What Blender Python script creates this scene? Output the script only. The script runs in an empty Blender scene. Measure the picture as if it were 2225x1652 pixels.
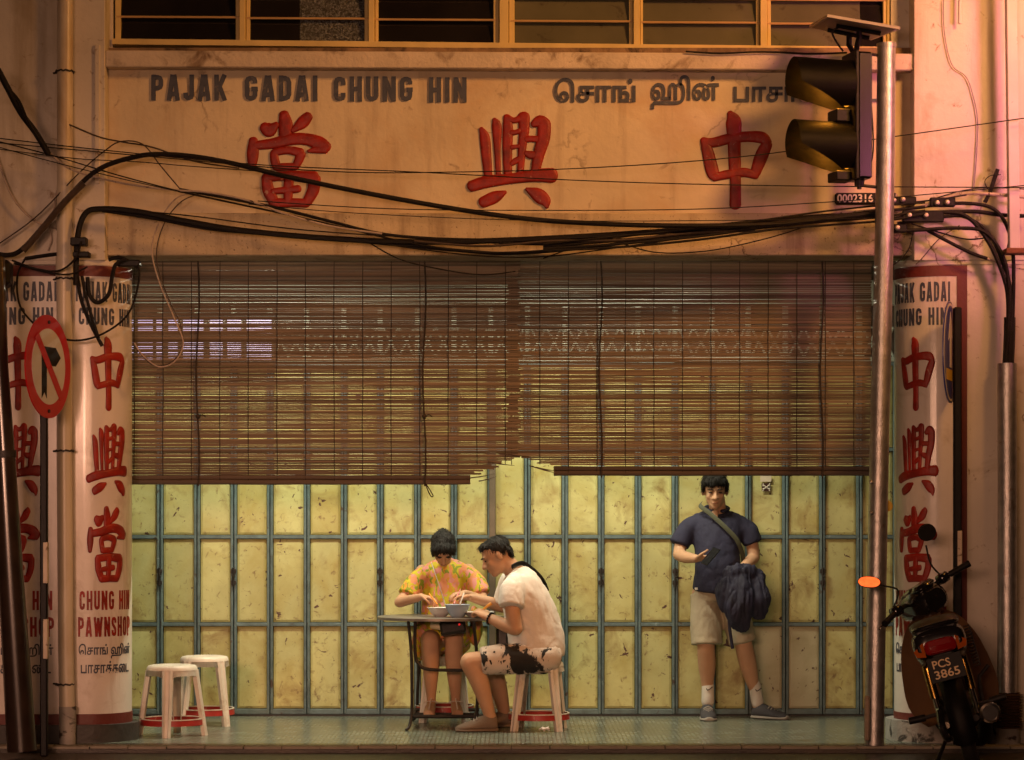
import bpy, bmesh, math, random
from mathutils import Vector, Matrix, Euler
R = math.radians
random.seed(7)
scene = bpy.context.scene
COL = scene.collection

# ------------------------------------------------------------------ camera
CAMY, CAMZ, F, CX, HOR = -15.0, 1.347, 5242.0, 1112.5, 1140.0
cam = bpy.data.objects.new('camera', bpy.data.cameras.new('camera'))
COL.objects.link(cam)
cam.location = (0, CAMY, CAMZ)
cam.rotation_euler = (R(90), 0, 0)
cam.data.sensor_width = 36.0
cam.data.lens = 36.0 * F / 2225.0
cam.data.shift_y = (HOR - 826.0) / 2225.0
cam.data.clip_end = 500
scene.camera = cam

# ------------------------------------------------------------------ night sky
world = bpy.data.worlds.new('World'); scene.world = world; world.use_nodes = True
wn = world.node_tree
sky = wn.nodes.new('ShaderNodeTexSky'); sky.sky_type = 'NISHITA'; sky.sun_disc = False
sky.sun_elevation = R(-4.0); sky.sun_rotation = R(200)
wn.links.new(sky.outputs[0], wn.nodes['Background'].inputs[0])
wn.nodes['Background'].inputs[1].default_value = 0.05

# ------------------------------------------------------------------ lamps of the street and a fill
def light(name, typ, loc, col, power, target=None, **kw):
    d = bpy.data.lights.new(name, typ); d.color = col; d.energy = power
    for k, v in kw.items(): setattr(d, k, v)
    o = bpy.data.objects.new(name, d); COL.objects.link(o); o.location = loc
    if target is not None:
        o.rotation_euler = (Vector(target) - Vector(loc)).to_track_quat('-Z', 'Y').to_euler()
    return o
# sodium street lamp up the road on the right
light('street_lamp_light', 'SPOT', (5.0, -5.2, 6.6), (1.0, 0.42, 0.12), 1900, (1.1, 0, 4.2),
      spot_size=R(54), spot_blend=0.9, shadow_soft_size=0.6)
# lamp on the wall just above the frame, right
light('wall_lamp_light', 'POINT', (3.75, -1.0, 5.5), (1.0, 0.40, 0.05), 95, shadow_soft_size=0.15)
# lit stall across the street
light('opposite_stall_light', 'SPOT', (-3.4, -11.0, 2.4), (1.0, 0.50, 0.33), 900, (-2.5, 0, 1.35), spot_size=R(30), spot_blend=1.0, shadow_soft_size=0.5)
light('front_fill_light', 'AREA', (-1.5, -13.0, 2.6), (1.0, 0.50, 0.30), 80, (0.6, 0, 1.0), size=4.0, size_y=1.2, shape='RECTANGLE', spread=R(75))  # added soft fill that lifts the motorcycle and the lower front
# pink lit shop sign further along the street on the right
light('pink_sign_light', 'SPOT', (6.0, -4.4, 4.0), (1.0, 0.24, 0.42), 1350, (3.35, 0, 4.0), spot_size=R(36), spot_blend=1.0, shadow_soft_size=0.5)

vs = scene.view_settings
vs.view_transform = 'Standard'; vs.look = 'None'; vs.exposure = 0.0; vs.gamma = 1.0
scene.cycles.use_denoising = True
scene.cycles.max_bounces = 5
scene.cycles.adaptive_threshold = 0.02

# ------------------------------------------------------------------ helpers
def sc_at(Y): return F / (Y - CAMY)
def at(x, y, Y):
    k = (Y - CAMY) / F
    return Vector(((x - CX) * k, Y, CAMZ + (HOR - y) * k))
def PX(x, Y=0.0): return (x - CX) * (Y - CAMY) / F
def PZ(y, Y=0.0): return CAMZ + (HOR - y) * (Y - CAMY) / F

W = {}
def mk(name, me, mat=None, parent=None, loc=(0, 0, 0), rot=(0, 0, 0), smooth=None, **props):
    if isinstance(me, bmesh.types.BMesh):
        b = me; me = bpy.data.meshes.new(name); b.to_mesh(me); b.free()
    if mat is not None and not me.materials: me.materials.append(mat)
    if smooth is not None:
        if smooth is True: me.shade_smooth()
        else:
            me.shade_smooth()
            try: me.set_sharp_from_angle(angle=R(smooth))
            except Exception: pass
    o = bpy.data.objects.new(name, me); COL.objects.link(o)
    M_ = Matrix.Translation(loc) @ Euler(rot).to_matrix().to_4x4()
    if parent is not None:
        o.parent = parent; o.matrix_parent_inverse = W[parent.name].inverted()
    o.matrix_basis = M_; W[o.name] = M_
    for k, v in props.items(): o[k] = v
    return o
def root(name, label, cat, loc=(0, 0, 0), group=None):
    o = bpy.data.objects.new(name, None); COL.objects.link(o); o.location = loc
    o.empty_display_size = 0.1
    W[o.name] = Matrix.Translation(loc)
    o['label'] = label; o['category'] = cat
    if group: o['group'] = group
    return o
def tag(o, label, cat, group=None):
    o['label'] = label; o['category'] = cat
    if group: o['group'] = group
    return o
def copy_tree(o, loc=None, rz=None, label=None, parent=None):
    c = o.copy(); COL.objects.link(c); c.parent = parent
    if parent is not None: c.matrix_parent_inverse = o.matrix_parent_inverse.copy()
    if loc is not None: c.location = loc
    if rz is not None: c.rotation_euler = (0, 0, rz)
    if label: c['label'] = label
    for ch in list(o.children): copy_tree(ch, parent=c)
    return c

def NB(): return bmesh.new()
def box(b, x0, x1, y0, y1, z0, z1, bev=0.0):
    vs_ = [b.verts.new(p) for p in ((x0,y0,z0),(x1,y0,z0),(x1,y1,z0),(x0,y1,z0),(x0,y0,z1),(x1,y0,z1),(x1,y1,z1),(x0,y1,z1))]
    fs = [b.faces.new([vs_[i] for i in f]) for f in ((0,3,2,1),(4,5,6,7),(0,1,5,4),(1,2,6,5),(2,3,7,6),(3,0,4,7))]
    if bev > 0:
        es = list({e for f in fs for e in f.edges})
        bmesh.ops.bevel(b, geom=es, offset=bev, segments=1, affect='EDGES', clamp_overlap=True)
    return b
def BX(*a, bev=0.0): return box(NB(), *a, bev=bev)
def catmull(pts, n=6):
    pts = [Vector(p) for p in pts]
    if len(pts) < 3: 
        return [pts[0].lerp(pts[-1], i / n) for i in range(n + 1)]
    out = []
    for i in range(len(pts) - 1):
        p0 = pts[max(i-1, 0)]; p1 = pts[i]; p2 = pts[i+1]; p3 = pts[min(i+2, len(pts)-1)]
        for k in range(n):
            t = k / n
            out.append(0.5*((2*p1)+(p2-p0)*t+(2*p0-5*p1+4*p2-p3)*t*t+(3*p1-p0-3*p2+p3)*t**3))
    out.append(pts[-1]); return out
def tube(b, pts, r, seg=8, caps=True, flat=1.0, ref=None):
    """swept tube; r number or list; flat = second radius factor"""
    pts = [Vector(p) for p in pts]; n = len(pts); rings = []
    prev = None
    for i, p in enumerate(pts):
        t = (pts[min(i+1, n-1)] - pts[max(i-1, 0)])
        if t.length < 1e-9: t = Vector((0, 0, 1))
        t.normalize()
        if prev is None:
            u = Vector(ref) if ref else (Vector((0, 0, 1)) if abs(t.z) < .9 else Vector((1, 0, 0)))
        else: u = prev
        u = (u - t * u.dot(t))
        if u.length < 1e-6: u = t.orthogonal()
        u.normalize(); prev = u; v = t.cross(u)
        ri = r[i] if isinstance(r, (list, tuple)) else r
        fi = flat[i] if isinstance(flat, (list, tuple)) else flat
        rings.append([b.verts.new(p + u * (ri * math.cos(2*math.pi*k/seg)) + v * (ri * fi * math.sin(2*math.pi*k/seg))) for k in range(seg)])
    for i in range(n - 1):
        for k in range(seg):
            b.faces.new((rings[i][k], rings[i][(k+1) % seg], rings[i+1][(k+1) % seg], rings[i+1][k]))
    if caps:
        b.faces.new(list(reversed(rings[0]))); b.faces.new(rings[-1])
    return b
def lathe(b, prof, seg=24, center=(0, 0, 0), axis='Z', caps=False):
    c = Vector(center); rings = []
    for (r_, z_) in prof:
        ring = []
        for k in range(seg):
            a = 2*math.pi*k/seg
            if axis == 'Z': p = Vector((r_*math.cos(a), r_*math.sin(a), z_))
            elif axis == 'Y': p = Vector((r_*math.cos(a), z_, r_*math.sin(a)))
            else: p = Vector((z_, r_*math.cos(a), r_*math.sin(a)))
            ring.append(b.verts.new(c + p))
        rings.append(ring)
    for i in range(len(rings)-1):
        for k in range(seg):
            b.faces.new((rings[i][k], rings[i][(k+1)%seg], rings[i+1][(k+1)%seg], rings[i+1][k]))
    if caps:
        b.faces.new(rings[0]); b.faces.new(rings[-1])
    bmesh.ops.recalc_face_normals(b, faces=b.faces)
    return b
def prism(b, poly, d0, d1, f):
    """extrude 2-D polygon between depths d0,d1; f(u,v,d)->Vector"""
    A = [b.verts.new(f(u, v, d0)) for u, v in poly]; B = [b.verts.new(f(u, v, d1)) for u, v in poly]
    n = len(poly)
    b.faces.new(A); b.faces.new(list(reversed(B)))
    for i in range(n): b.faces.new((A[i], B[i], B[(i+1)%n], A[(i+1)%n]))
    bmesh.ops.recalc_face_normals(b, faces=b.faces)
    return b

# ------------------------------------------------------------------ materials
def M(name, col, rough=0.6, metal=0.0, var=0.12, sc=6.0, bump=0.0, bsc=60.0, stains=(), coat=0.0, rnd=0.0,
      emis=None, estr=0.0, spec=0.5, streaks=(), cracks=None, stretch=(1, 1, 1), hue=None, alpha=None, trans=0.0):
    m = bpy.data.materials.new(name); m.use_nodes = True
    nt = m.node_tree; N = nt.nodes; L = nt.links
    p = N['Principled BSDF']
    p.inputs['Roughness'].default_value = rough; p.inputs['Metallic'].default_value = metal
    p.inputs['Specular IOR Level'].default_value = spec
    if coat: p.inputs['Coat Weight'].default_value = coat; p.inputs['Coat Roughness'].default_value = 0.12
    if trans: p.inputs['Transmission Weight'].default_value = trans
    if alpha is not None: p.inputs['Alpha'].default_value = alpha
    tc = N.new('ShaderNodeTexCoord'); mp = N.new('ShaderNodeMapping'); mp.inputs['Scale'].default_value = stretch
    L.new(tc.outputs['Object'], mp.inputs['Vector'])
    vec = mp.outputs['Vector']
    if rnd:
        oi = N.new('ShaderNodeObjectInfo'); mu = N.new('ShaderNodeVectorMath'); mu.operation = 'ADD'
        sc_ = N.new('ShaderNodeMath'); sc_.operation = 'MULTIPLY'; sc_.inputs[1].default_value = 37.0
        L.new(oi.outputs['Random'], sc_.inputs[0]); L.new(vec, mu.inputs[0]); L.new(sc_.outputs[0], mu.inputs[1]); vec = mu.outputs[0]
    def noise(s, det=6.0, dist=0.0, rg=0.55):
        n = N.new('ShaderNodeTexNoise'); n.inputs['Scale'].default_value = s; n.inputs['Detail'].default_value = det
        n.inputs['Distortion'].default_value = dist; n.inputs['Roughness'].default_value = rg
        L.new(vec, n.inputs['Vector']); return n
    def ramp(src, lo, hi, c0=(0,0,0,1), c1=(1,1,1,1)):
        r = N.new('ShaderNodeValToRGB'); e = r.color_ramp.elements
        e[0].position = lo; e[0].color = c0; e[1].position = hi; e[1].color = c1
        L.new(src, r.inputs[0]); return r.outputs[0]
    def mix(fac, a, bcol):
        x = N.new('ShaderNodeMix'); x.data_type = 'RGBA'
        L.new(fac, x.inputs[0]); 
        if isinstance(a, tuple): x.inputs[6].default_value = a
        else: L.new(a, x.inputs[6])
        if isinstance(bcol, tuple): x.inputs[7].default_value = bcol
        else: L.new(bcol, x.inputs[7])
        return x.outputs[2]
    c = tuple(col)
    lo = tuple(max(0, v*(1-var)) for v in c)+(1,); hi = tuple(min(1, v*(1+var)) for v in c)+(1,)
    out = ramp(noise(sc).outputs['Fac'], 0.3, 0.7, lo, hi)
    if rnd:
        mm = N.new('ShaderNodeMath'); mm.operation = 'MULTIPLY_ADD'; mm.inputs[1].default_value = 2*rnd; mm.inputs[2].default_value = 1-rnd
        L.new(oi.outputs['Random'], mm.inputs[0])
        h = N.new('ShaderNodeHueSaturation'); L.new(mm.outputs[0], h.inputs['Value']); L.new(out, h.inputs['Color']); out = h.outputs[0]
    for (sc_c, s, a, b_) in stains:
        det = 8.0
        out = mix(ramp(noise(s, det, 0.6, 0.62).outputs['Fac'], a, b_), out, tuple(sc_c)+(1,))
    for (sc_c, s, a, b_) in streaks:       # rain streaks running down
        m2 = N.new('ShaderNodeMapping'); m2.inputs['Scale'].default_value = (1.0, 1.0, 0.10); L.new(tc.outputs['Object'], m2.inputs['Vector'])
        n2 = N.new('ShaderNodeTexNoise'); n2.inputs['Scale'].default_value = s; n2.inputs['Detail'].default_value = 7.0; n2.inputs['Roughness'].default_value = .6
        L.new(m2.outputs[0], n2.inputs['Vector']); out = mix(ramp(n2.outputs['Fac'], a, b_), out, tuple(sc_c)+(1,))
    if cracks:      # (scale, colour) hairline cracks in patches
        vo = N.new('ShaderNodeTexVoronoi'); vo.feature = 'DISTANCE_TO_EDGE'; vo.inputs['Scale'].default_value = cracks[0]
        ad = N.new('ShaderNodeVectorMath'); ad.operation = 'MULTIPLY_ADD'; ad.inputs[1].default_value = (.5,.5,.5)
        nz = noise(2.5, 8.0); L.new(nz.outputs['Color'], ad.inputs[0]); L.new(vec, ad.inputs[2]); L.new(ad.outputs[0], vo.inputs['Vector'])
        cr = ramp(vo.outputs['Distance'], .002, .009, (1,1,1,1), (0,0,0,1)); mk_ = ramp(noise(.9, 3.0).outputs['Fac'], .55, .63)
        mu_ = N.new('ShaderNodeMath'); mu_.operation = 'MULTIPLY'; L.new(cr, mu_.inputs[0]); L.new(mk_, mu_.inputs[1])
        out = mix(mu_.outputs[0], out, tuple(cracks[1])+(1,))
    L.new(out, p.inputs['Base Color'])
    if bump:
        bp = N.new('ShaderNodeBump'); bp.inputs['Strength'].default_value = bump; bp.inputs['Distance'].default_value = 0.01
        L.new(noise(bsc, 5.0).outputs['Fac'], bp.inputs['Height']); L.new(bp.outputs[0], p.inputs['Normal'])
    if emis: p.inputs['Emission Color'].default_value = tuple(emis)+(1,); p.inputs['Emission Strength'].default_value = estr
    m['nodes_vec'] = 1
    return m

m_fascia = M('fascia_plaster', (0.61,0.52,0.37), .8, var=.10, sc=2.2, bump=.35, bsc=26, stains=[((.52,.36,.20),1.4,.48,.72),((.30,.22,.15),9,.62,.74)], streaks=[((.40,.31,.21),7,.55,.78)], cracks=(1.1,(.2,.14,.09)))
m_beam = M('beam_plaster', (0.52,0.43,0.29), .85, var=.14, sc=3, bump=.4, bsc=40, stains=[((.22,.15,.10),5,.58,.78),((.12,.08,.05),60,.60,.68)], streaks=[((.26,.19,.12),8,.52,.75)], cracks=(1.8,(.14,.1,.06)))
m_ledge = M('ledge_plaster', (0.55,0.47,0.38), .85, var=.15, sc=4, bump=.5, bsc=40, stains=[((.16,.10,.06),6,.55,.72),((.08,.05,.03),30,.66,.74)])
m_sillgrime = M('grimy_sill', (0.20,0.13,0.075), .85, var=.4, sc=6, bump=.5, stains=[((.05,.03,.02),8,.5,.65)])
m_pier = M('pier_plaster', (0.60,0.55,0.47), .75, var=.09, sc=2, bump=.35, bsc=22, stains=[((.36,.30,.20),2.2,.58,.80),((.25,.17,.1),14,.62,.72)], streaks=[((.33,.26,.17),5,.53,.75)], cracks=(1.4,(.18,.12,.08)))
m_pillar = M('pillar_paint', (0.66,0.61,0.55), .38, var=.06, sc=3, bump=.25, bsc=20, coat=.35, stains=[((.45,.38,.3),4,.55,.75)], streaks=[((.42,.34,.26),9,.56,.76)])
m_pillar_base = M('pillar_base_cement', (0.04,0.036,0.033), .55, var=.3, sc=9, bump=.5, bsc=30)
m_base_pale = M('pale_cement', (0.34,0.32,0.29), .8, var=.2, sc=9, bump=.7, bsc=30, stains=[((.05,.045,.04),9,.55,.62)])
m_redband = M('red_oxide_paint', (0.13,0.02,0.013), .5, var=.15, sc=8, bump=.2)
m_redletter = M('red_lacquer', (0.27,0.015,0.007), .45, var=.3, sc=14, bump=.35, bsc=45, spec=.35, stains=[((.15,.012,.007),5,.48,.68),((.34,.17,.12),26,.64,.70)])
m_blueletter = M('slate_blue_paint', (0.045,0.052,0.078), .5, var=.2, sc=20, bump=.2, stains=[((.16,.14,.13),16,.60,.72)])
m_wood = M('window_frame_paint', (0.55,0.42,0.16), .5, var=.12, sc=6, bump=.15)
m_glass_dark = M('dark_louvre_glass', (0.012,0.010,0.009), .12, var=.3, sc=3)
m_glass_frost = M('frosted_louvre_glass', (0.10,0.11,0.11), .25, var=.9, sc=90, bump=.8, bsc=120, stains=[((.02,.02,.02),70,.45,.55)])
m_glass_green = M('green_lined_louvre_glass', (0.10,0.095,0.06), .2, var=.25, sc=1.5, stains=[((.05,.04,.028),7,.58,.70)])
m_rod = M('louvre_edge', (0.55,0.36,0.16), .35, metal=.3, var=.1)
m_steel_blue = M('door_frame_paint', (0.105,0.155,0.16), .5, var=.3, sc=14, bump=.3, bsc=50, rnd=.08, stains=[((.06,.04,.03),11,.63,.68),((.30,.36,.36),16,.66,.76)])
m_panel = M('door_panel_paint', (0.50,0.48,0.205), .45, var=.12, sc=4, bump=.5, bsc=7, rnd=.11,
            stains=[((.40,.33,.10),2.4,.44,.68),((.27,.19,.06),4,.53,.72),((.20,.13,.05),22,.58,.72),((.075,.03,.022),13,.645,.66),((.13,.07,.04),40,.685,.70)])
m_panel_pale = M('door_panel_pale', (0.50,0.47,0.30), .5, var=.10, sc=4, bump=.22, bsc=14, rnd=.05,
            stains=[((.36,.32,.18),2.6,.50,.78),((.10,.05,.035),20,.64,.66)])
m_iron = M('dark_iron', (0.035,0.03,0.028), .5, metal=.4, var=.3, sc=20, bump=.3)
m_postbrown = M('brown_post', (0.12,0.09,0.06), .5, var=.2, sc=6, bump=.2)
m_transom = M('transom_paint', (0.10,0.085,0.07), .5, var=.2, sc=5)
m_transom_pale = M('transom_pale_green', (0.40,0.46,0.40), .45, var=.1, sc=3)
m_ceil = M('walkway_ceiling', (0.40,0.38,0.35), .8, var=.15, sc=3)
m_rope = M('dark_rope', (0.035,0.025,0.018), .8, var=.3, sc=60)
m_bamboo = M('bamboo_splint', (0.165,0.128,0.088), .7, var=.35, sc=5, bump=.25, bsc=60, rnd=.4, stretch=(.12,1,6), stains=[((.05,.03,.02),7,.56,.75)])
m_bamboo_dark = M('bamboo_hem', (0.075,0.052,0.035), .6, var=.35, sc=5, bump=.25, rnd=.2, stretch=(.12,1,6))
m_black = M('black_rubber', (0.008,0.007,0.007), .5, spec=.25, var=.3, sc=30, bump=.15)
m_blackgloss = M('black_gloss', (0.006,0.005,0.005), .25, spec=.35, var=.2)
m_white_pipe = M('white_pvc', (0.62,0.55,0.42), .32, var=.12, sc=3, stretch=(1,1,.3), stains=[((.40,.27,.12),3,.5,.75),((.05,.035,.02),10,.72,.78)])
m_galv = M('galvanised_steel', (0.46,0.45,0.44), .38, metal=.85, var=.22, sc=14, bump=.3, bsc=90, stains=[((.22,.12,.06),6,.60,.75)])

# ------------------------------------------------------------------ ground
def tile_mat():
    m = M('mosaic_floor_tiles', (0.215,0.24,0.20), .27, var=.22, sc=3, stains=[((.12,.10,.06),3,.55,.75)])
    nt = m.node_tree; N = nt.nodes; L = nt.links; p = N['Principled BSDF']
    tc = N.new('ShaderNodeTexCoord'); br = N.new('ShaderNodeTexBrick')
    br.offset = 0.0; br.inputs['Scale'].default_value = 1.0
    br.inputs['Brick Width'].default_value = 0.028; br.inputs['Row Height'].default_value = 0.028
    br.inputs['Mortar Size'].default_value = 0.0035; br.inputs['Mortar Smooth'].default_value = 0.2
    br.inputs['Color1'].default_value = (1,1,1,1); br.inputs['Color2'].default_value = (.72,.75,.72,1); br.inputs['Mortar'].default_value = (.36,.33,.28,1)
    L.new(tc.outputs['Object'], br.inputs['Vector'])
    src = p.inputs['Base Color'].links[0].from_socket
    mx = N.new('ShaderNodeMix'); mx.data_type = 'RGBA'; mx.blend_type = 'MULTIPLY'; mx.inputs[0].default_value = 1.0
    L.new(src, mx.inputs[6]); L.new(br.outputs['Color'], mx.inputs[7]); L.new(mx.outputs[2], p.inputs['Base Color'])
    bp = N.new('ShaderNodeBump'); bp.inputs['Strength'].default_value = .5; bp.inputs['Distance'].default_value = .002
    L.new(br.outputs['Fac'], bp.inputs['Height']); bp.invert = True; L.new(bp.outputs[0], p.inputs['Normal'])
    return m
m_tile = tile_mat()
m_road = M('worn_asphalt', (0.045,0.036,0.028), .42, var=.35, sc=2.5, bump=.35, bsc=70, stains=[((.09,.065,.04),1.6,.5,.75)])
m_kerb = M('granite_edge', (0.26,0.23,0.18), .6, var=.2, sc=10, bump=.3)
mk('road', BX(-60, 60, -70, -0.40, -0.60, -0.035), m_road, kind='structure')
mk('walkway', BX(-9, 9, -0.30, 2.2, -0.5, 0.0), m_tile, kind='structure')
edge = mk('walkway_edge', BX(-9, 9, -0.40, -0.30, -0.5, -0.013), m_road, kind='structure')
b0 = BX(0, 0.228, -0.408, -0.292, -0.012, 0.006, bev=.003); stone = None
for i in range(-18, 18):
    if stone is None: stone = mk('edge_stone', b0, m_kerb, edge, loc=(i*0.232, 0, 0)); sm = stone.data
    else: mk('edge_stone', sm, None, edge, loc=(i*0.232 + random.uniform(-.002,.002), 0, random.uniform(-.002,.002)))

# ------------------------------------------------------------------ shophouse
house = root('shophouse', 'old plastered shophouse front with raised red characters on its sign beam and painted pillars', 'building', (0, 0, 0))
YP, YF, YB = -0.10, 0.03, -0.015      # pier face, sign face, lower beam face
zb0, zb1 = PZ(555, YB), PZ(463, YB)     # lower beam
zl0, zl1 = PZ(149, -0.08), PZ(113, -0.08)
xl, xr = PX(228, YP), PX(1986, YP)
fascia = mk('sign_beam', BX(xl-.05, xr+.05, YF, 0.31, zb1, zl0+.01), m_fascia, house)
beam = mk('lower_beam', BX(xl-.05, xr+.05, YB, 0.31, zb0, zb1, bev=.006), m_beam, house)
# ledge, slightly out of level as the old building is
b = NB(); box(b, xl, xr, -0.08, 0.2, -(zl1-zl0)/2, (zl1-zl0)/2, bev=.006)
mk('window_ledge', b, m_ledge, house, loc=(0, 0, (zl0+zl1)/2), rot=(0, R(0.25), 0))
b = NB(); box(b, xl, xr, 0.03, 0.30, zl1-.02, PZ(104, .03)); mk('sill_bed', b, m_sillgrime, house, rot=(0,0,0))
# piers above the pillars
mk('left_pier', BX(-7, xl, YP, 0.6, PZ(566, YP), 8.5, bev=.004), m_pier, house)
mk('right_pier', BX(xr, 7, YP, 0.6, PZ(566, YP), 8.5, bev=.004), m_pier, house)
mk('upper_wall', BX(xl-.02, xr+.02, 0.20, 0.5, PZ(-260, .2), 8.5), m_pier, house)
for a_, c_ in ((xl-.02, PX(246,.1)), (PX(1935,.1), xr+.02)): mk('window_reveal', BX(a_, c_, .085, .3, zl1-.01, 8.5), m_pier, house)
# small drip strips on the left pier
mk('corner_strip', BX(PX(207,YP), PX(217,YP), YP-.018, YP+.01, PZ(400,YP), PZ(98,YP), bev=.003), m_pier, house)
# pillars with a rounded end towards the opening
RAD = 0.26
def pillar(name, side, xc_d):
    Y0 = YP + .01
    xc = PX(xc_d, Y0)
    def surf(u, h, z):
        """u metres along the face (positive goes round the end), h height off the face"""
        if u <= 0: return Vector((xc + side*u, Y0 - h, z))
        a = u / RAD
        return Vector((xc + side*(RAD+h)*math.sin(a), Y0 + RAD - (RAD+h)*math.cos(a), z))
    ztop = PZ(575, Y0)
    def shell(z0, z1, extra, m, nm, par):
        b = NB(); prof = [(-3.2, 0)] + [(u, 0) for u in [i/16*math.pi*RAD for i in range(17)]]
        A = []; Bv = []
        pts = [surf(-2.6, extra, 0)] + [surf(i/24*math.pi*RAD, extra, 0) for i in range(25)] + [Vector((surf(-2.6,0,0).x, Y0+2*RAD+extra, 0))]
        lo = [b.verts.new((p.x, p.y, z0)) for p in pts]; hi = [b.verts.new((p.x, p.y, z1)) for p in pts]
        n = len(pts)
        for i in range(n): b.faces.new((lo[i], lo[(i+1)%n], hi[(i+1)%n], hi[i]))
        b.faces.new(hi); b.faces.new(list(reversed(lo)))
        bmesh.ops.recalc_face_normals(b, faces=b.faces)
        return mk(nm, b, m, par, smooth=40)
    pil = shell(0, ztop, 0.0, m_pillar, 'pillar', house)
    return pil, surf, shell, ztop
pilL, surfL, shellL, ztop = pillar('left', 1, 180)
pilR, surfR, shellR, _ = pillar('right', -1, 2050)
for pil, sh in ((pilL, shellL), (pilR, shellR)):
    sh(ztop - .005, PZ(566, YP)+.01, 0.0, m_pier, 'pillar_head', house)
    sh(ztop-0.072, ztop-0.006, 0.004, m_redband, 'top_band', pil)
    sh(0.11, 0.175, 0.004, m_redband, 'bottom_band', pil)
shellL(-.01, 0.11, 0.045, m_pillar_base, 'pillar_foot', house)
shellR(-.01, 0.13, 0.055, m_base_pale, 'pillar_foot', house)
def strip_flat(surf, u0, u1, z0, z1, h, m, nm, par):
    b = NB(); n = 6
    lo = [surf(u0+(u1-u0)*i/n, h, z0) for i in range(n+1)]; hi = [surf(u0+(u1-u0)*i/n, h, z1) for i in range(n+1)]
    A = [b.verts.new(p) for p in lo]; B = [b.verts.new(p) for p in hi]
    lo0 = [b.verts.new(surf(u0+(u1-u0)*i/n, -.002, z0)) for i in range(n+1)]; hi0 = [b.verts.new(surf(u0+(u1-u0)*i/n, -.002, z1)) for i in range(n+1)]
    for i in range(n):
        b.faces.new((A[i],A[i+1],B[i+1],B[i])); b.faces.new((A[i],lo0[i],lo0[i+1],A[i+1])); b.faces.new((B[i],B[i+1],hi0[i+1],hi0[i]))
    b.faces.new((A[0],B[0],hi0[0],lo0[0])); b.faces.new((A[n],lo0[n],hi0[n],B[n]))
    bmesh.ops.recalc_face_normals(b, faces=b.faces)
    return mk(nm, b, m, par)
uR = lambda x: -(x-2050)/sc_at(YP+.01)
strip_flat(surfR, uR(2101), uR(2079), 0.17, ztop-.07, .0045, m_redband, 'red_border', pilR)
# wall of the next bay beyond the red border is unpainted plaster
strip_flat(surfR, -2.4, uR(2101)-.001, 0.0, ztop-.004, .006, m_pier, 'bare_plaster', pilR)

# walkway ceiling and the wall round the doors
mk('walkway_ceiling', BX(-9, 9, 0.31, 2.3, 3.34, 3.5), m_ceil, house)
mk('door_lintel_wall', BX(-9, 9, 2.06, 2.3, -.01, 3.34), m_transom, house)

# ------------------------------------------------------------------ lettering
def ribbon(b, pts, H, fmap, dome=True, round_ends=True, n=6, straight=False, hoff=0.0):
    """pts (x,y,halfwidth) -> raised stroke. fmap(x,y,h)->Vector"""
    P = [Vector(p) for p in pts]
    if straight: C = P
    else: C = catmull(P, n)
    C = [Vector(c) for c in C]
    m_ = len(C); T = []
    for i in range(m_):
        t = (C[min(i+1,m_-1)] - C[max(i-1,0)]); t = Vector((t.x, t.y))
        T.append(t.normalized() if t.length > 1e-9 else Vector((1, 0)))
    secs = []
    if round_ends:
        for a in (80, 55, 30):
            c, s = math.cos(R(a)), math.sin(R(a))
            secs.append((Vector((C[0].x, C[0].y)) - T[0]*C[0].z*s*.8, T[0], C[0].z*c, .35+.65*c))
    for i in range(m_):
        w = C[i].z
        if straight and 0 < i < m_-1:
            a = (Vector((C[i].x-C[i-1].x, C[i].y-C[i-1].y))).normalized(); d = (Vector((C[i+1].x-C[i].x, C[i+1].y-C[i].y))).normalized()
            cs = max(.35, math.sqrt(max(0,(1+a.dot(d))/2))); w = w/cs
        secs.append((Vector((C[i].x, C[i].y)), T[i], w, 1.0))
    if round_ends:
        for a in (30, 55, 80):
            c, s = math.cos(R(a)), math.sin(R(a))
            secs.append((Vector((C[-1].x, C[-1].y)) + T[-1]*C[-1].z*s*.8, T[-1], C[-1].z*c, .35+.65*c))
    prof = [(-1.06, -.0), (-1.0, .55), (-.82, .9), (-.4, 1.0), (.4, 1.0), (.82, .9), (1.0, .55), (1.06, -.0)] if dome else [(-1, 0), (-1, 1), (0, 1), (1, 1), (1, 0)]
    rings = []
    for (c, t, w, hs) in secs:
        nrm = Vector((-t.y, t.x))
        rings.append([b.verts.new(fmap((c+nrm*o*w).x, (c+nrm*o*w).y, hoff + h*H*hs if h > 0 else 0.0005)) for o, h in prof])
    for i in range(len(rings)-1):
        for k in range(len(prof)-1):
            b.faces.new((rings[i][k], rings[i][k+1], rings[i+1][k+1], rings[i+1][k]))
    b.faces.new(rings[0]); b.faces.new(rings[-1])
    bmesh.ops.recalc_face_normals(b, faces=b.faces)

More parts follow.
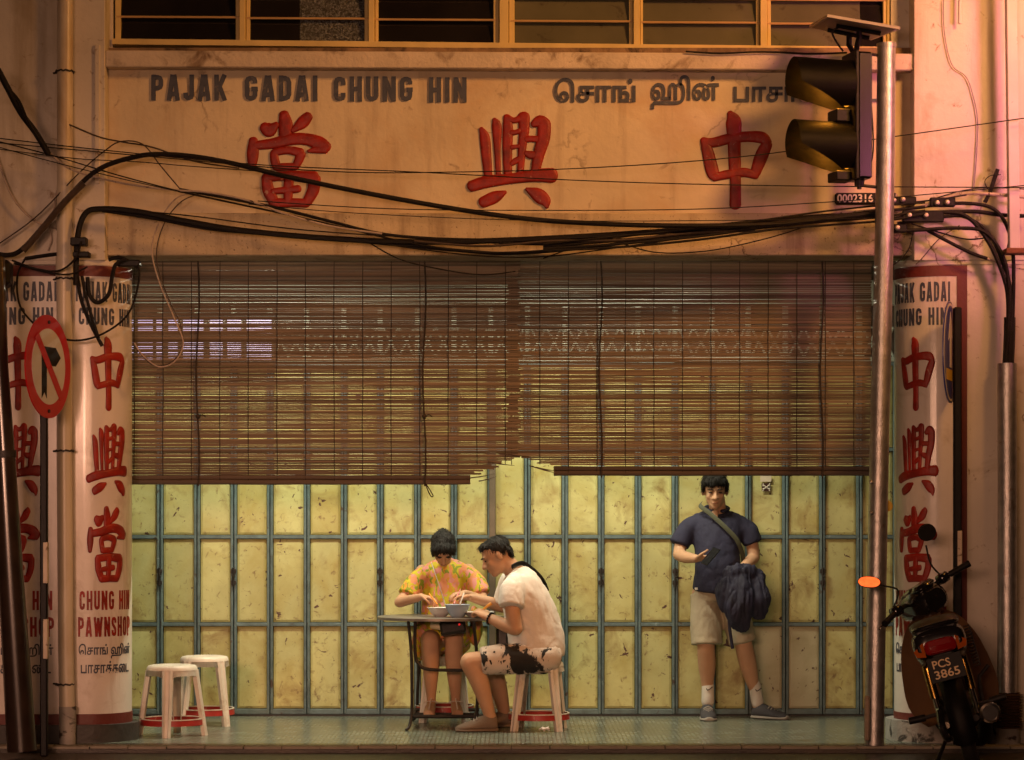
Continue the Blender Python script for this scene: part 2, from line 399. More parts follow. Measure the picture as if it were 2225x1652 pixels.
# brush characters traced as strokes: units of the character box, y up, box height 1
def norm(strokes, x0, x1, y0, y1):
    h = y1-y0
    return [[((x-(x0+x1)/2)/h, (y1-y)/h-.5, w/h) for x, y, w in s] for s in strokes]
DANG = norm([
 [(1712,690,26),(1722,760,38),(1716,850,30)],
 [(1592,768,28),(1625,785,38),(1668,752,16)],
 [(1858,702,26),(1822,742,32),(1762,792,12)],
 [(1528,848,24),(1524,930,32),(1520,1012,20)],
 [(1532,880,24),(1640,868,28),(1750,842,32),(1850,842,32),(1925,868,38),(1968,892,30)],
 [(1960,900,26),(1905,905,20),(1858,915,8)],
 [(1652,925,22),(1655,965,24),(1668,1012,24)],
 [(1652,922,20),(1740,908,22),(1812,925,26)],
 [(1815,930,26),(1800,970,24),(1782,1008,20)],
 [(1668,1012,20),(1725,1008,20),(1782,1008,20)],
 [(1606,1072,26),(1618,1150,32),(1652,1226,28)],
 [(1606,1072,26),(1750,1062,26),(1895,1072,32)],
 [(1897,1078,32),(1888,1150,32),(1850,1224,26)],
 [(1652,1228,26),(1750,1226,24),(1850,1228,24)],
 [(1742,1072,26),(1738,1150,26),(1735,1222,22)],
 [(1640,1158,15),(1730,1150,20),(1800,1142,20)]], 1490, 2000, 662, 1256)
HING = norm([
 [(924,778,12),(945,830,27),(956,950,26),(966,1060,22)],
 [(1003,722,12),(1018,765,26),(1021,900,18),(1028,1065,14)],
 [(1078,705,18),(1085,770,27),(1082,900,26),(1085,1055,22)],
 [(1080,712,20),(1120,728,16),(1160,715,20)],
 [(1180,702,32),(1182,790,28),(1170,900,22),(1160,1048,18)],
 [(1105,802,17),(1130,800,14),(1155,792,15)],
 [(1105,892,15),(1130,888,11),(1152,885,12)],
 [(1105,992,14),(1130,975,17),(1155,962,17)],
 [(1192,842,18),(1225,840,17),(1262,842,18)],
 [(1190,925,14),(1222,938,22),(1258,938,18)],
 [(1238,752,18),(1275,735,34),(1305,752,36)],
 [(1302,745,36),(1300,830,35),(1272,930,31),(1250,1035,24)],
 [(866,1128,30),(960,1100,33),(1100,1082,28),(1250,1062,34),(1352,1062,40)],
 [(1070,1164,10),(1010,1192,32),(935,1226,30)],
 [(1198,1146,10),(1262,1178,36),(1308,1218,32),(1320,1256,10)]], 840, 1388, 670, 1266)
ZHONG = norm([
 [(452,686,18),(474,735,42),(478,850,36),(482,1000,33),(486,1110,30),(485,1240,32)],
 [(288,846,20),(314,920,32),(344,1040,35),(362,1074,22)],
 [(286,848,18),(345,862,26),(450,838,28),(560,826,28),(650,832,32),(684,864,26)],
 [(682,872,30),(645,950,36),(610,1045,28)],
 [(352,1072,22),(440,1054,24),(540,1042,25),(615,1062,20)]], 265, 713, 668, 1266)

# condensed block capitals: (width, strokes), height 1
S_ = .105; HW = .086
def rc(x0, x1, y0, y1, r=.12, a=0, e=4):
    """rounded-corner path helper: full loop points list starting bottom-left going clockwise"""
    return [(x0,y0+r),(x0,y1-r),(x0+r*.3,y1-r*.3),(x0+r,y1),(x1-r,y1),(x1-r*.3,y1-r*.3),(x1,y1-r),(x1,y0+r),(x1-r*.3,y0+r*.3),(x1-r,y0),(x0+r,y0),(x0+r*.3,y0+r*.3),(x0,y0+r)]
s = S_
GL = {
 'P': (.50, [[(s,0),(s,1)],[(s,1-s),(.28,1-s),(.36,.86),(.395,.78),(.395,.60),(.36,.52),(.28,.48),(s,.48)]]),
 'A': (.54, [[(.10,0),(.27-.03,1)],[(.44,0),(.27+.03,1)],[(.15,.25),(.39,.25)]]),
 'J': (.44, [[(.335,1),(.335,.22),(.30,.13),(.24,.10),(.17,.10),(.11,.14),(.10,.30)]]),
 'K': (.52, [[(s,0),(s,1)],[(.17,.42),(.42,1)],[(.22,.56),(.43,0)]]),
 'G': (.50, [[(.395,.70),(.395,.78),(.36,.86),(.29,.895),(.21,.895),(.14,.86),(.105,.78),(.105,.22),(.14,.14),(.21,.105),(.29,.105),(.36,.14),(.395,.22),(.395,.45)],[(.26,.47),(.50,.47)]]),
 'D': (.50, [[(s,0),(s,1)],[(s,1-s),(.26,1-s),(.35,.85),(.395,.74),(.395,.26),(.35,.15),(.26,s),(s,s)]]),
 'I': (.21, [[(s,0),(s,1)]]),
 'C': (.48, [[(.375,.66),(.375,.78),(.35,.86),(.28,.895),(.20,.895),(.14,.86),(.105,.78),(.105,.22),(.14,.14),(.20,.105),(.28,.105),(.35,.14),(.375,.22),(.375,.34)]]),
 'H': (.50, [[(s,0),(s,1)],[(.395,0),(.395,1)],[(s,.5),(.395,.5)]]),
 'U': (.50, [[(s,1),(s,.22),(.14,.14),(.21,.105),(.29,.105),(.36,.14),(.395,.22),(.395,1)]]),
 'N': (.54, [[(s,0),(s,1)],[(.435,0),(.435,1)],[(.12,.95),(.42,.05)]]),
 'W': (.74, [[(.09,1),(.22,0)],[(.36,.95),(.24,0)],[(.38,.95),(.50,0)],[(.65,1),(.52,0)]]),
 'S': (.48, [[(.375,.68),(.375,.80),(.34,.87),(.28,.895),(.20,.895),(.14,.87),(.105,.80),(.105,.68),(.14,.60),(.33,.42),(.375,.33),(.375,.20),(.34,.13),(.28,.105),(.20,.105),(.14,.13),(.105,.20),(.105,.32)]]),
 'O': (.50, [[(.105,.5),(.105,.78),(.14,.86),(.21,.895),(.29,.895),(.36,.86),(.395,.78),(.395,.22),(.36,.14),(.29,.105),(.21,.105),(.14,.14),(.105,.22),(.105,.5)]]),
 ' ': (.30, []),
}
def word_width(txt, gap=.11): return sum(GL[c][0] for c in txt) + gap*(len(txt)-1)
def letters(txt, fmap, H, gap=.11, hw=HW):
    """yields (char, bmesh) ; fmap in glyph units (x from 0, y 0..1)"""
    x = 0
    for c in txt:
        w, st = GL[c]
        if st:
            b = NB()
            for i, sp in enumerate(st):
                ribbon(b, [(px+x, py, hw) for px, py in sp], H, fmap, dome=False, round_ends=False, straight=True, hoff=i*.0004)
            yield c, b
        x += w + gap
def place_word(txt, x0, x1, ytop, ybot, surf_uv, H, m, parent, nm='letter', joined=False, gap=.11):
    """spread txt over x0..x1 (surface metres), z ytop..ybot"""
    ww = word_width(txt, gap); k = (x1-x0)/ww; hz = ytop-ybot
    f = lambda x, y, h: surf_uv(x0+x*k, h, ybot+y*hz)
    if joined:
        B = NB()
        for c, b in letters(txt, f, H, gap):
            me = bpy.data.meshes.new('t'); b.to_mesh(me); b.free(); B.from_mesh(me); bpy.data.meshes.remove(me)
        return mk(nm, B, m, parent)
    for c, b in letters(txt, f, H, gap): mk(nm, b, m, parent)
def place_char(strokes, uc, zc, hgt, wid, surf_uv, H, m, parent):
    xs = [p[0] for st in strokes for p in st]; W0 = max(xs)-min(xs)+.1
    kx = wid/W0
    b = NB()
    for i, st in enumerate(strokes):
        ribbon(b, [(x, y, w*1.1) for x, y, w in st], H, lambda x, y, h: surf_uv(uc+x*kx, h, zc+y*hgt), hoff=i*.0003)
    return mk('raised_character', b, m, parent, smooth=50)
def text_mesh(txt, bold=.02, res=3, extrude=.04):
    cu = bpy.data.curves.new('t', 'FONT'); cu.body = txt; cu.size = 1.0; cu.offset = bold; cu.extrude = extrude; cu.resolution_u = res
    o = bpy.data.objects.new('t', cu); COL.objects.link(o)
    dg = bpy.context.evaluated_depsgraph_get(); dg.update()
    me = bpy.data.meshes.new_from_object(o.evaluated_get(dg)); bpy.data.objects.remove(o); bpy.data.curves.remove(cu)
    return me
def place_text(txt, u0, u1, z0, z1, surf_uv, H, m, parent, nm='lettering', bold=.02):
    me = text_mesh(txt, bold)
    xs = [v.co.x for v in me.vertices]; ys = [v.co.y for v in me.vertices]
    X0, X1, Y0_, Y1_ = min(xs), max(xs), min(ys), max(ys)
    for v in me.vertices:
        u = u0+(v.co.x-X0)/(X1-X0)*(u1-u0); z = z0+(v.co.y-Y0_)/(Y1_-Y0_)*(z1-z0)
        v.co = surf_uv(u, H if v.co.z > 0 else .0005, z)
    bm = NB(); bm.from_mesh(me); bpy.data.meshes.remove(me); bmesh.ops.recalc_face_normals(bm, faces=bm.faces)
    return mk(nm, bm, m, parent)

flat = lambda u, h, z: Vector((u, YF - h, z))
fx = lambda x: PX(x, YF)
fz = lambda y: PZ(y, YF)
for txt, a, c, yt, yb in (('PAJAK', 328, 494, 163, 219), ('GADAI', 531, 691, 165, 220), ('CHUNG', 724, 897, 167, 221), ('HIN', 931, 1015, 169, 223)):
    place_word(txt, fx(a), fx(c), fz(yt), fz(yb), flat, .012, m_blueletter, fascia)
# visual order for the vowel signs
for txt, a, c, yt, yb in (('\u0bc6\u0b9a\u0bbe\u0b99\u0bcd', 1204, 1381, 170, 223), ('\u0bb9\u0bbf\u0ba9\u0bcd', 1415, 1562, 164, 238), ('\u0baa\u0bbe\u0b9a\u0bbe\u0b95\u0bcd\u0b95\u0bc8\u0b9f', 1594, 1915, 175, 223)):
    place_text(txt, fx(a), fx(c), fz(yb), fz(yt), flat, .012, m_blueletter, fascia, bold=.022)
for st, xc, yc, w, h in ((DANG, 629, 345, 183, 213), (HING, 1114, 348, 197, 213), (ZHONG, 1599, 348, 160, 215)):
    place_char(st, fx(xc), fz(yc), h/sc_at(YF), w/sc_at(YF), flat, .014, m_redletter, fascia)

def pillar_text(pil, surf, uc, mir, kw=1.0):
    Y0 = YP+.01; z = lambda y: PZ(y, Y0)
    f = (lambda u, h, zz: surf(mir*u, h, zz))
    g = lambda u0, u1: (u0+uc, u1+uc) 
    for txt, w, yt, yb, m in (('PAJAK GADAI', .46, 612, 655, m_blueletter), ('CHUNG HIN', .42, 668, 706, m_blueletter), ('CHUNG HIN', .41, 1284, 1326, m_redletter), ('PAWNSHOP', .43, 1341, 1384, m_redletter)):
        place_word(txt, uc-w*kw/2, uc+w*kw/2, z(yt), z(yb), f, .0025, m, pil, nm='lettering', joined=True)
    place_text('\u0bc6\u0b9a\u0bbe\u0b99\u0bcd \u0bb9\u0bbf\u0ba9\u0bcd', uc-.21*kw, uc+.21*kw, z(1432), z(1399), f, .0025, m_blueletter, pil)
    place_text('\u0baa\u0bbe\u0b9a\u0bbe\u0b95\u0bcd\u0b95\u0bc8\u0b9f', uc-.195*kw, uc+.195*kw, z(1464), z(1437), f, .0025, m_blueletter, pil)
    for st, yc, w, h in ((ZHONG, 811, .245, 162), (HING, 998, .285, 160), (DANG, 1182, .27, 168)):
        place_char(st, uc, z(yc), h/sc_at(Y0), w, f, .009, m_redletter, pil)
pillar_text(pilL, surfL, .163, 1, .90)
pillar_text(pilL, surfL, (40-180)/sc_at(YP), 1, 1.03)
pillar_text(pilR, surfR, -.172, -1, .93)

# number plate on the sign beam
plate = root('number_plate', 'black plate with white numerals on the sign beam behind the steel pole', 'number plate', at(1880, 432, -.03))
mk('plate', BX(PX(1815,YB), PX(1951,YB), YF-.03, YF+.002, PZ(444,YB), PZ(418,YB), bev=.012), m_black, plate)
m_numeral = M('white_numeral_paint', (.62,.55,.47), .5, var=.05)
place_text('0002316', PX(1819,0), PX(1897,0), PZ(440,0), PZ(422,0), lambda u,h,z: Vector((u, YF-.030-h, z)), .004, m_numeral, plate, 'numerals', bold=.02)
place_text('11', PX(1938,0), PX(1948,0), PZ(440,0), PZ(422,0), lambda u,h,z: Vector((u, YF-.030-h, z)), .004, m_numeral, plate, 'numerals', bold=.01)

# ------------------------------------------------------------------ louvre window above the ledge
win = root('louvre_window', 'long yellow-framed window with glass louvres above the ledge', 'window', (0, .2, PZ(104, .2)))
YW = .10
tl = R(.35)   # the window line runs a little downhill to the right
def sl(x, y): return y + (x-240)*0.0105
zt = PZ(-270, YW)
fr = NB()
for (a, c) in ((250,262),(512,520),(521,534),(535,543),(792,800),(801,814),(815,822),(1072,1084),(1085,1105),(1106,1118),(1367,1375),(1376,1390),(1391,1397),(1643,1650),(1651,1666),(1667,1675),(1919,1926),(1927,1934)):
    wide = (c-a) > 12
    box(fr, PX(a,YW), PX(c,YW), YW+(-.03 if wide else 0), YW+.05, PZ(sl(a,95),YW), zt, bev=.003)
mk('window_frame', fr, m_wood, win)
b = NB()
for a, c in ((246,1085),(1085,1936)):
    z0a, z0c = PZ(sl(a,99),YW), PZ(sl(c,99),YW); hh = .035
    A = [b.verts.new(p) for p in ((PX(a,YW),YW-.04,z0a),(PX(c,YW),YW-.04,z0c),(PX(c,YW),YW+.1,z0c),(PX(a,YW),YW+.1,z0a),(PX(a,YW),YW-.04,z0a+hh),(PX(c,YW),YW-.04,z0c+hh),(PX(c,YW),YW+.1,z0c+hh),(PX(a,YW),YW+.1,z0a+hh))]
    for f in ((0,3,2,1),(4,5,6,7),(0,1,5,4),(1,2,6,5),(2,3,7,6),(3,0,4,7)): b.faces.new([A[i] for i in f])
mk('bottom_rail', b, m_wood, win)
mk('window_back', BX(PX(240,YW), PX(1940,YW), YW+.085, YW+.0995, PZ(118,YW), zt), m_glass_dark, win)
for k, (a, c) in enumerate(((262,512),(543,792),(822,1072),(1118,1367),(1397,1643),(1675,1919))):
    for j in range(8):
        y0 = sl((a+c)/2, 91-52*j); y1 = y0-52
        mats = [m_glass_dark]*3+[m_glass_green]*3
        def blade(a_, c_, mm):
            b = NB(); zlo, zhi = PZ(y0, YW), PZ(y1, YW)
            q = [b.verts.new(p) for p in ((PX(a_,YW),YW+.012,zlo+.006),(PX(c_,YW),YW+.012,zlo+.006-.004),(PX(c_,YW),YW+.045,zhi+.01),(PX(a_,YW),YW+.045,zhi+.014),
                 (PX(a_,YW),YW+.018,zlo+.004),(PX(c_,YW),YW+.018,zlo+.0),(PX(c_,YW),YW+.051,zhi+.01),(PX(a_,YW),YW+.051,zhi+.014))]
            for f in ((0,1,2,3),(7,6,5,4),(0,4,5,1),(1,5,6,2),(2,6,7,3),(3,7,4,0)): b.faces.new([q[i] for i in f])
            mk('glass_blade', b, mm, win)
        if k == 1: blade(a, 650, m_glass_dark); blade(650.5, c, m_glass_frost)
        elif k == 5: blade(a, 1870, m_glass_green); blade(1870.5, c, m_glass_dark)
        else: blade(a, c, mats[k])
        if j > 0:
            b = NB(); tube(b, [Vector((PX(a-8,YW), YW+.004, PZ(y0,YW)+.012)), Vector((PX(c+8,YW), YW+.004, PZ(y0,YW)+.008))], .0075, 8)
            mk('blade_edge', b, m_rod, win, smooth=40)

# ------------------------------------------------------------------ folding doors
YD = 2.0
door = root('folding_door', 'row of yellow panelled folding metal doors with blue-grey frames', 'door', (0, YD, 0))
rows = [1541, 1357, 1167, 977, 787]
pitch = 80.0; x0 = 347 - 2*pitch
ex = [x0 + pitch*i + random.uniform(-1, 1) for i in range(24)]
ST, RL = .0185, .024
fz_ = lambda y: PZ(y, YD)
for i in range(22):
    a, c = PX(ex[i],YD)+.0025, PX(ex[i+1],YD)-.0025
    yo = random.uniform(-.004, .004) + (.0 if i % 2 else .006)
    b = NB(); Ya, Yb = YD+yo-.012, YD+yo+.035
    ztop_d = fz_(787); zbot = .012
    box(b, a, a+ST, Ya, Yb, zbot, ztop_d, bev=.003); box(b, c-ST, c, Ya, Yb, zbot, ztop_d, bev=.003)
    for k, y in enumerate(rows):
        zc = fz_(y); h = RL if 0 < k < 4 else .05
        if k == 0: box(b, a+ST-.001, c-ST+.001, Ya+.002, Yb, zbot, zc, bev=.002)
        else: box(b, a+ST-.001, c-ST+.001, Ya+.002, Yb, zc-h/2, zc+h/2, bev=.002)
    # small beading strip on one stile
    box(b, a+ST*.35, a+ST*.55, Ya-.006, Ya+.001, zbot+.02, ztop_d-.02)
    leaf = mk('door_leaf', b, m_steel_blue if i != 9 else m_steel_blue, door)
    for k in range(4):
        z0 = fz_(rows[k]) + (RL/2 if k else 0); z1 = fz_(rows[k+1]) - RL/2
        b = NB(); d = .004
        xa, xc_ = a+ST+d, c-ST-d; za, zc = z0+d, z1-d; e = .016
        # pressed panel: outer rim, raised field
        o = [(xa,za),(xc_,za),(xc_,zc),(xa,zc)]; n_ = [(xa+e,za+e),(xc_-e,za+e),(xc_-e,zc-e),(xa+e,zc-e)]
        yA = YD+yo+.014; yB = YD+yo+.008
        A = [b.verts.new((p[0], yA+.01, p[1])) for p in o]; A2 = [b.verts.new((p[0], yA, p[1])) for p in o]; Bq = [b.verts.new((p[0], yB, p[1])) for p in n_]
        for q in range(4):
            b.faces.new((A[q],A[(q+1)%4],A2[(q+1)%4],A2[q])); b.faces.new((A2[q],A2[(q+1)%4],Bq[(q+1)%4],Bq[q]))
        b.faces.new(Bq); bmesh.ops.recalc_face_normals(b, faces=b.faces)
        zoff = random.uniform(0, 50)
        pale = (k == 0 and i in (18, 19))
        mk('door_panel', b, m_panel_pale if pale else m_panel, leaf)
    if i in (1, 3, 7, 13, 15, 19, 11):     # sliding bolts on the meeting stile
        xm = PX(ex[i+1],YD); zm = fz_(1252); b = NB()
        tube(b, [(xm,Ya-.014,zm-.07),(xm,Ya-.014,zm+.06)], .008, 8)
        box(b, xm-.02, xm+.02, Ya-.012, Ya+.002, zm-.06, zm-.03, bev=.003); box(b, xm-.02, xm+.02, Ya-.012, Ya+.002, zm+.02, zm+.05, bev=.003)
        tube(b, [(xm,Ya-.02,zm),(xm+.012,Ya-.035,zm-.006)], .005, 6)
        mk('sliding_bolt', b, m_iron, leaf, smooth=40)
post = mk('centre_post', BX(PX(1063,YD), PX(1077,YD), YD-.03, YD+.05, .004, fz_(787), bev=.004), m_postbrown, door)
mk('door_threshold', BX(-9, 9, YD-.05, YD+.06, 0.0005, .011), m_iron, door)
# transom with pale head beam, louvre slots and diamond grille
tr = root('door_transom', 'pale green transom with grille above the folding doors seen through the blinds', 'transom', (0, YD, 2.5))
mk('head_beam', BX(PX(200,YD), PX(2030,YD), YD-.03, YD+.05, fz_(664), fz_(610), bev=.004), m_transom_pale, tr)
mk('sill_beam', BX(PX(200,YD), PX(2030,YD), YD-.02, YD+.05, fz_(787)+.002, fz_(776), bev=.004), m_transom_pale, tr)
for i in range(22):
    xm = PX(ex[i],YD); mk('transom_mullion', BX(xm-.018, xm+.018, YD-.012, YD+.05, fz_(776)+.001, fz_(664)-.001, bev=.003), m_transom_pale, tr)
    b = NB(); xn = PX(ex[i+1],YD); xa, xc_ = xm+.02, xn-.02; za, zb = fz_(775), fz_(712)
    for q in range(2):
        u0 = xa+(xc_-xa)*q/2; u1 = xa+(xc_-xa)*(q+1)/2; zm = (za+zb)/2
        for p, r2 in (((u0,za),(u1,zb)),((u1,za),(u0,zb))):
            tube(b, [(p[0],YD,p[1]),(r2[0],YD,r2[1])], .009, 6)
    tube(b, [(xa,YD,zb),(xc_,YD,zb)], .006, 6)
    mk('diamond_grille', b, m_transom_pale, tr)
# violet lit panes of the shop sign behind the left blind
m_violet = M('violet_light_panel', (.5,.45,.6), .4, var=.05, emis=(.62,.50,1.0), estr=.6)
sg = root('light_box_sign', 'violet glowing light box seen through the left blind', 'light box', at(440, 740, 1.85))
mk('sign_case', BX(PX(262,1.9), PX(600,1.9), 1.86, 1.95, PZ(790,1.9), PZ(684,1.9), bev=.005), m_iron, sg)
for row in ((692, 726), (744, 783)):
    for a, c in ((266,290),(300,332),(340,352),(366,386),(398,442),(456,484),(494,524),(536,590)):
        mk('lit_pane', BX(PX(a,1.86), PX(c,1.86), 1.853, 1.861, PZ(row[1],1.86), PZ(row[0],1.86)), m_violet, sg)

# ------------------------------------------------------------------ tube lamps under the walkway ceiling
m_tube = M('lamp_tube', (.9,.9,.85), .4, var=0, emis=(1.0,.95,.78), estr=14)
def tube_lamp(xd, Y, label, power):
    p = Vector((PX(xd, Y), Y, 3.13))
    r_ = root('tube_lamp', label, 'lamp', (p.x, p.y, p.z+.14), 'walkway tube lamps')
    mk('lamp_body', BX(p.x-.62, p.x+.62, Y-.03, Y+.03, p.z+.04, p.z+.138, bev=.004), m_transom_pale, r_)
    for q in (-.4,.4):
        b = NB(); tube(b, [(p.x+q,Y,p.z+.13),(p.x+q,Y,3.345)], .006, 6); mk('hanging_rod', b, m_iron, r_)
    b = NB(); tube(b, [(p.x-.58,Y,p.z),(p.x+.58,Y,p.z)], .016, 12); mk('tube', b, m_tube, r_, smooth=40)
    [mk('lamp_holder', BX(p.x+q-.015, p.x+q+.015, Y-.02, Y+.02, p.z-.02, p.z+.05), m_transom_pale, r_) for q in (-.595,.595)]
    l = light('tube_lamp_light', 'AREA', (p.x, p.y, p.z-.03), (1.0,.93,.68), power, shape='RECTANGLE', size=1.15, size_y=.05)
tube_lamp(600, .85, 'lit tube lamp under the walkway ceiling behind the left blind', 66)
tube_lamp(1330, .85, 'lit tube lamp under the walkway ceiling behind the right blind', 66)

# ------------------------------------------------------------------ bamboo blinds
YBL = .36
def blind(label, xa, xc, ybot, side):
    r_ = root('bamboo_blind', label, 'blind', (PX((xa+xc)/2,YBL), YBL, PZ(ybot,YBL)), 'bamboo blinds')
    z = PZ(566, YBL)+.03; zend = PZ(ybot-24, YBL); i = 0; YY = YBL + (0 if side < 0 else .022)
    while z > zend:
        h = random.choice((.0088,.0095,.010,.0108,.0116)) ; gap = random.choice((.0003,.0006,.001,.0013,.0017,.0023))
        if random.random() < .04: gap += .0025
        a, c = PX(xa,YY), PX(xc,YY)
        prog = (z-zend)
        if side < 0:
            a += random.uniform(-.002,.006); c += random.uniform(-.012,.01)
            if prog < .11: c = PX(1122,YY) - (.11-prog)*2.3 + random.uniform(-.05,.03)
        else:
            a += random.uniform(-.012,.012); c += random.uniform(-.004,.004)
            if prog < .075: a = PX(1112,YY) + (.075-prog)*3.4 + random.uniform(-.04,.03)
        tilt = random.uniform(-.0009,.0009)
        b = NB(); ns = 14; ph1, ph2 = random.uniform(0,6), random.uniform(0,6); ring = []
        for q in range(ns+1):
            xx = a+(c-a)*q/ns; wz = .0007*math.sin(xx*2.1+ph1)+.0005*math.sin(xx*5.3+ph2)+random.uniform(-.0003,.0003); hh = h*random.uniform(.94,1.05)
            ring.append([b.verts.new((xx, yy, zz+wz)) for yy, zz in ((-.0025,-hh/2),(.0025,-hh/2),(.0025,hh/2),(-.0025,hh/2))])
        for q in range(ns):
            for w_ in range(4): b.faces.new((ring[q][w_], ring[q][(w_+1)%4], ring[q+1][(w_+1)%4], ring[q+1][w_]))
        b.faces.new(ring[0]); b.faces.new(ring[-1]); bmesh.ops.recalc_face_normals(b, faces=b.faces)
        mk('bamboo_slat', b, m_bamboo, r_, loc=(0, YY+random.uniform(-.002,.002), z-h/2), rot=(random.uniform(-.2,.2), tilt, 0))
        z -= h+gap; i += 1
    zb = PZ(ybot, YY); a, c = (PX(xa,YY), PX(1022,YY)) if side < 0 else (PX(1203,YY), PX(xc,YY))
    for (dz, rr) in ((.016,.017),(.046,.015)):
        b = NB(); n = 14
        tube(b, [(a+(c-a)*q/n, YY+random.uniform(-.002,.002), zb+dz+random.uniform(-.0015,.0015)) for q in range(n+1)], rr, 8, flat=.6)
        mk('blind_hem', b, m_bamboo_dark, r_, smooth=40)
    xs = list(range(int(xa)+8, int(xc)-2, 62))
    for q in xs:
        b = NB(); zz = PZ(ybot-6, YY) if (side < 0 and q < 1020) or (side > 0 and q > 1203) else PZ(1010, YY)
        tube(b, [(PX(q,YY)+random.uniform(-.002,.002), YY-.006+random.uniform(-.001,.001), z_) for z_ in [PZ(560,YY)+(zz-PZ(560,YY))*t/8 for t in range(9)]], .0026, 5)
        mk('blind_string', b, m_rope, r_)
    # hoisting ropes
    for q in ((430, 922) if side < 0 else (1305, 1785)):
        b = NB(); zz = PZ(ybot+4, YY)
        tube(b, [(PX(q,YY)+.01*math.sin(t*.9), YY-.016, PZ(560,YY)+(zz-PZ(560,YY))*t/10) for t in range(11)], .0055, 6); mk('hoist_rope', b, m_rope, r_, smooth=40)
        if q in (430, 922):
            kn = at(q, 905, YY-.02); b = NB(); bmesh.ops.create_icosphere(b, subdivisions=2, radius=.016, matrix=Matrix.Translation(kn)); tube(b, catmull([kn, kn+Vector((.03,-.004,.01)), kn+Vector((.05,0,-.004))],4), .004, 6)
            mk('rope_knot', b, m_rope, r_)
    return r_
bl1 = blind('wide left bamboo blind with torn lower right corner', 284, 1128, 1053, -1)
bl2 = blind('right bamboo blind hanging slightly higher above the standing person', 1103, 1893, 1034, 1)
b = NB(); p0 = at(926, 1052, YBL-.02)
tube(b, catmull([p0, at(936,1068,YBL-.02), at(941,1078,YBL-.02), at(936,1078,YBL-.02), at(928,1062,YBL-.02), p0],5), .0035, 6); mk('rope_loop', b, m_rope, bl1)

# splintered slats at the torn corner between the blinds
for lbp, xa_, ya_, xb_, yb_ in ((bl1,1015,1040,1075,1030),(bl1,1040,1046,1078,1036),(bl1,1080,985,1128,990),(bl1,1060,1004,1118,1012),(bl2,1104,988,1150,992),(bl2,1150,1012,1215,1030),(bl2,1165,1016,1210,1024)):
    b = NB(); P0, P1 = at(xa_,ya_,YBL-.006), at(xb_,yb_,YBL-.008); tube(b, [P0, P0.lerp(P1,.5)+Vector((0,-.004,-.003)), P1], [.0045,.004,.0015], 5, flat=.5); mk('broken_slat', b, m_bamboo_dark, lbp)

# ------------------------------------------------------------------ pipes, poles and signs
def pipe_thing(name, label, cat, pts, r, mat, seg=14):
    b = NB(); tube(b, pts, r, seg); return tag(mk(name, b, mat, smooth=40), label, cat)
yp = -.17
dp = root('drain_pipe', 'stained white drain pipe running down the left pier beside the round sign', 'pipe', at(142, 1560, yp))
b = NB(); tube(b, [at(142,-40,yp), at(141,300,yp), at(140,600,yp), at(140,1000,yp), at(143,1400,yp), at(146,1552,yp)], [.048]*6, 18); mk('pipe', b, m_white_pipe, dp, smooth=40)
b = NB(); tube(b, [at(140,558,yp), at(140,602,yp)], .054, 18); mk('pipe_socket', b, m_white_pipe, dp, smooth=40)
b = NB(); tube(b, [at(147,1535,yp), Vector((PX(147,yp), yp, -.02))], [.054,.050], 18); mk('pipe_foot', b, m_base_pale, dp, smooth=40)
for y in (156, 606, 980, 1487):
    b = NB(); c = at(141, y, yp)
    tube(b, [c + Vector((.0545*math.cos(a), .0545*math.sin(a), .004*math.sin(9*a))) for a in [2*math.pi*q/24 for q in range(25)]], .006, 6, caps=False)
    tube(b, [c+Vector((-.05,.02,0)), c+Vector((-.08,.05,0))], .006, 6)
    mk('wire_tie', b, m_iron, dp)

# black and white post with the round prohibition sign, turned well away from us
m_white = M('white_sheet', (.62,.58,.52), .4, var=.06, sc=6)
m_signred = M('sign_red', (.50,.005,.010), .35, var=.08, sc=8, coat=.3)
m_signblue = M('sign_blue', (.05,.06,.30), .35, var=.1, sc=8, coat=.3)
m_yellow = M('sign_yellow', (.55,.36,.03), .4, var=.08)
m_whiteband = M('cream_reflective_band', (.60,.50,.38), .5, var=.15, sc=12, stains=[((.2,.13,.08),20,.6,.68)])
def sign_post(label, xd, Y, rpost, ytop, bands, zfoot=-.03):
    r_ = root('sign_post', label, 'sign post', (PX(xd,Y), Y, zfoot))
    x = PX(xd, Y)
    mk('post', BX(x-rpost, x+rpost, Y-rpost, Y+rpost, zfoot, PZ(ytop,Y), bev=.008), m_black, r_)
    for y0, y1 in bands: mk('white_band', BX(x-rpost*.2, x+rpost+.002, Y-rpost-.002, Y+rpost+.002, PZ(y1,Y), PZ(y0,Y), bev=.004), m_whiteband, r_)
    return r_
Y1 = -.62
sp1 = sign_post('black post with two cream bands carrying the round no-turn sign', 96, Y1, .022, 890, ((1178,1268),(1345,1432)), -.035)
ps = root('round_sign', 'round red-rimmed no right turn sign on the black post', 'sign', at(104, 797, Y1-.03))
def disc_sign(parent, c, rad, yaw, faces):
    """sign disc normal to local -Y then turned by yaw; faces list of (name, mat, polys in unit coords, depth)"""
    rot = Matrix.Rotation(yaw, 3, 'Z')
    f = lambda u, v, d: c + rot @ Vector((u*rad, d, v*rad))
    for nm, m, polys, d0, d1 in faces:
        b = NB()
        for poly in polys: prism(b, poly, d0, d1, f)
        mk(nm, b, m, parent)
circ = lambda r_, n=48: [(r_*math.cos(2*math.pi*k/n), r_*math.sin(2*math.pi*k/n)) for k in range(n)]
c = at(104, 797, Y1-.04)
rad = 112/sc_at(Y1)
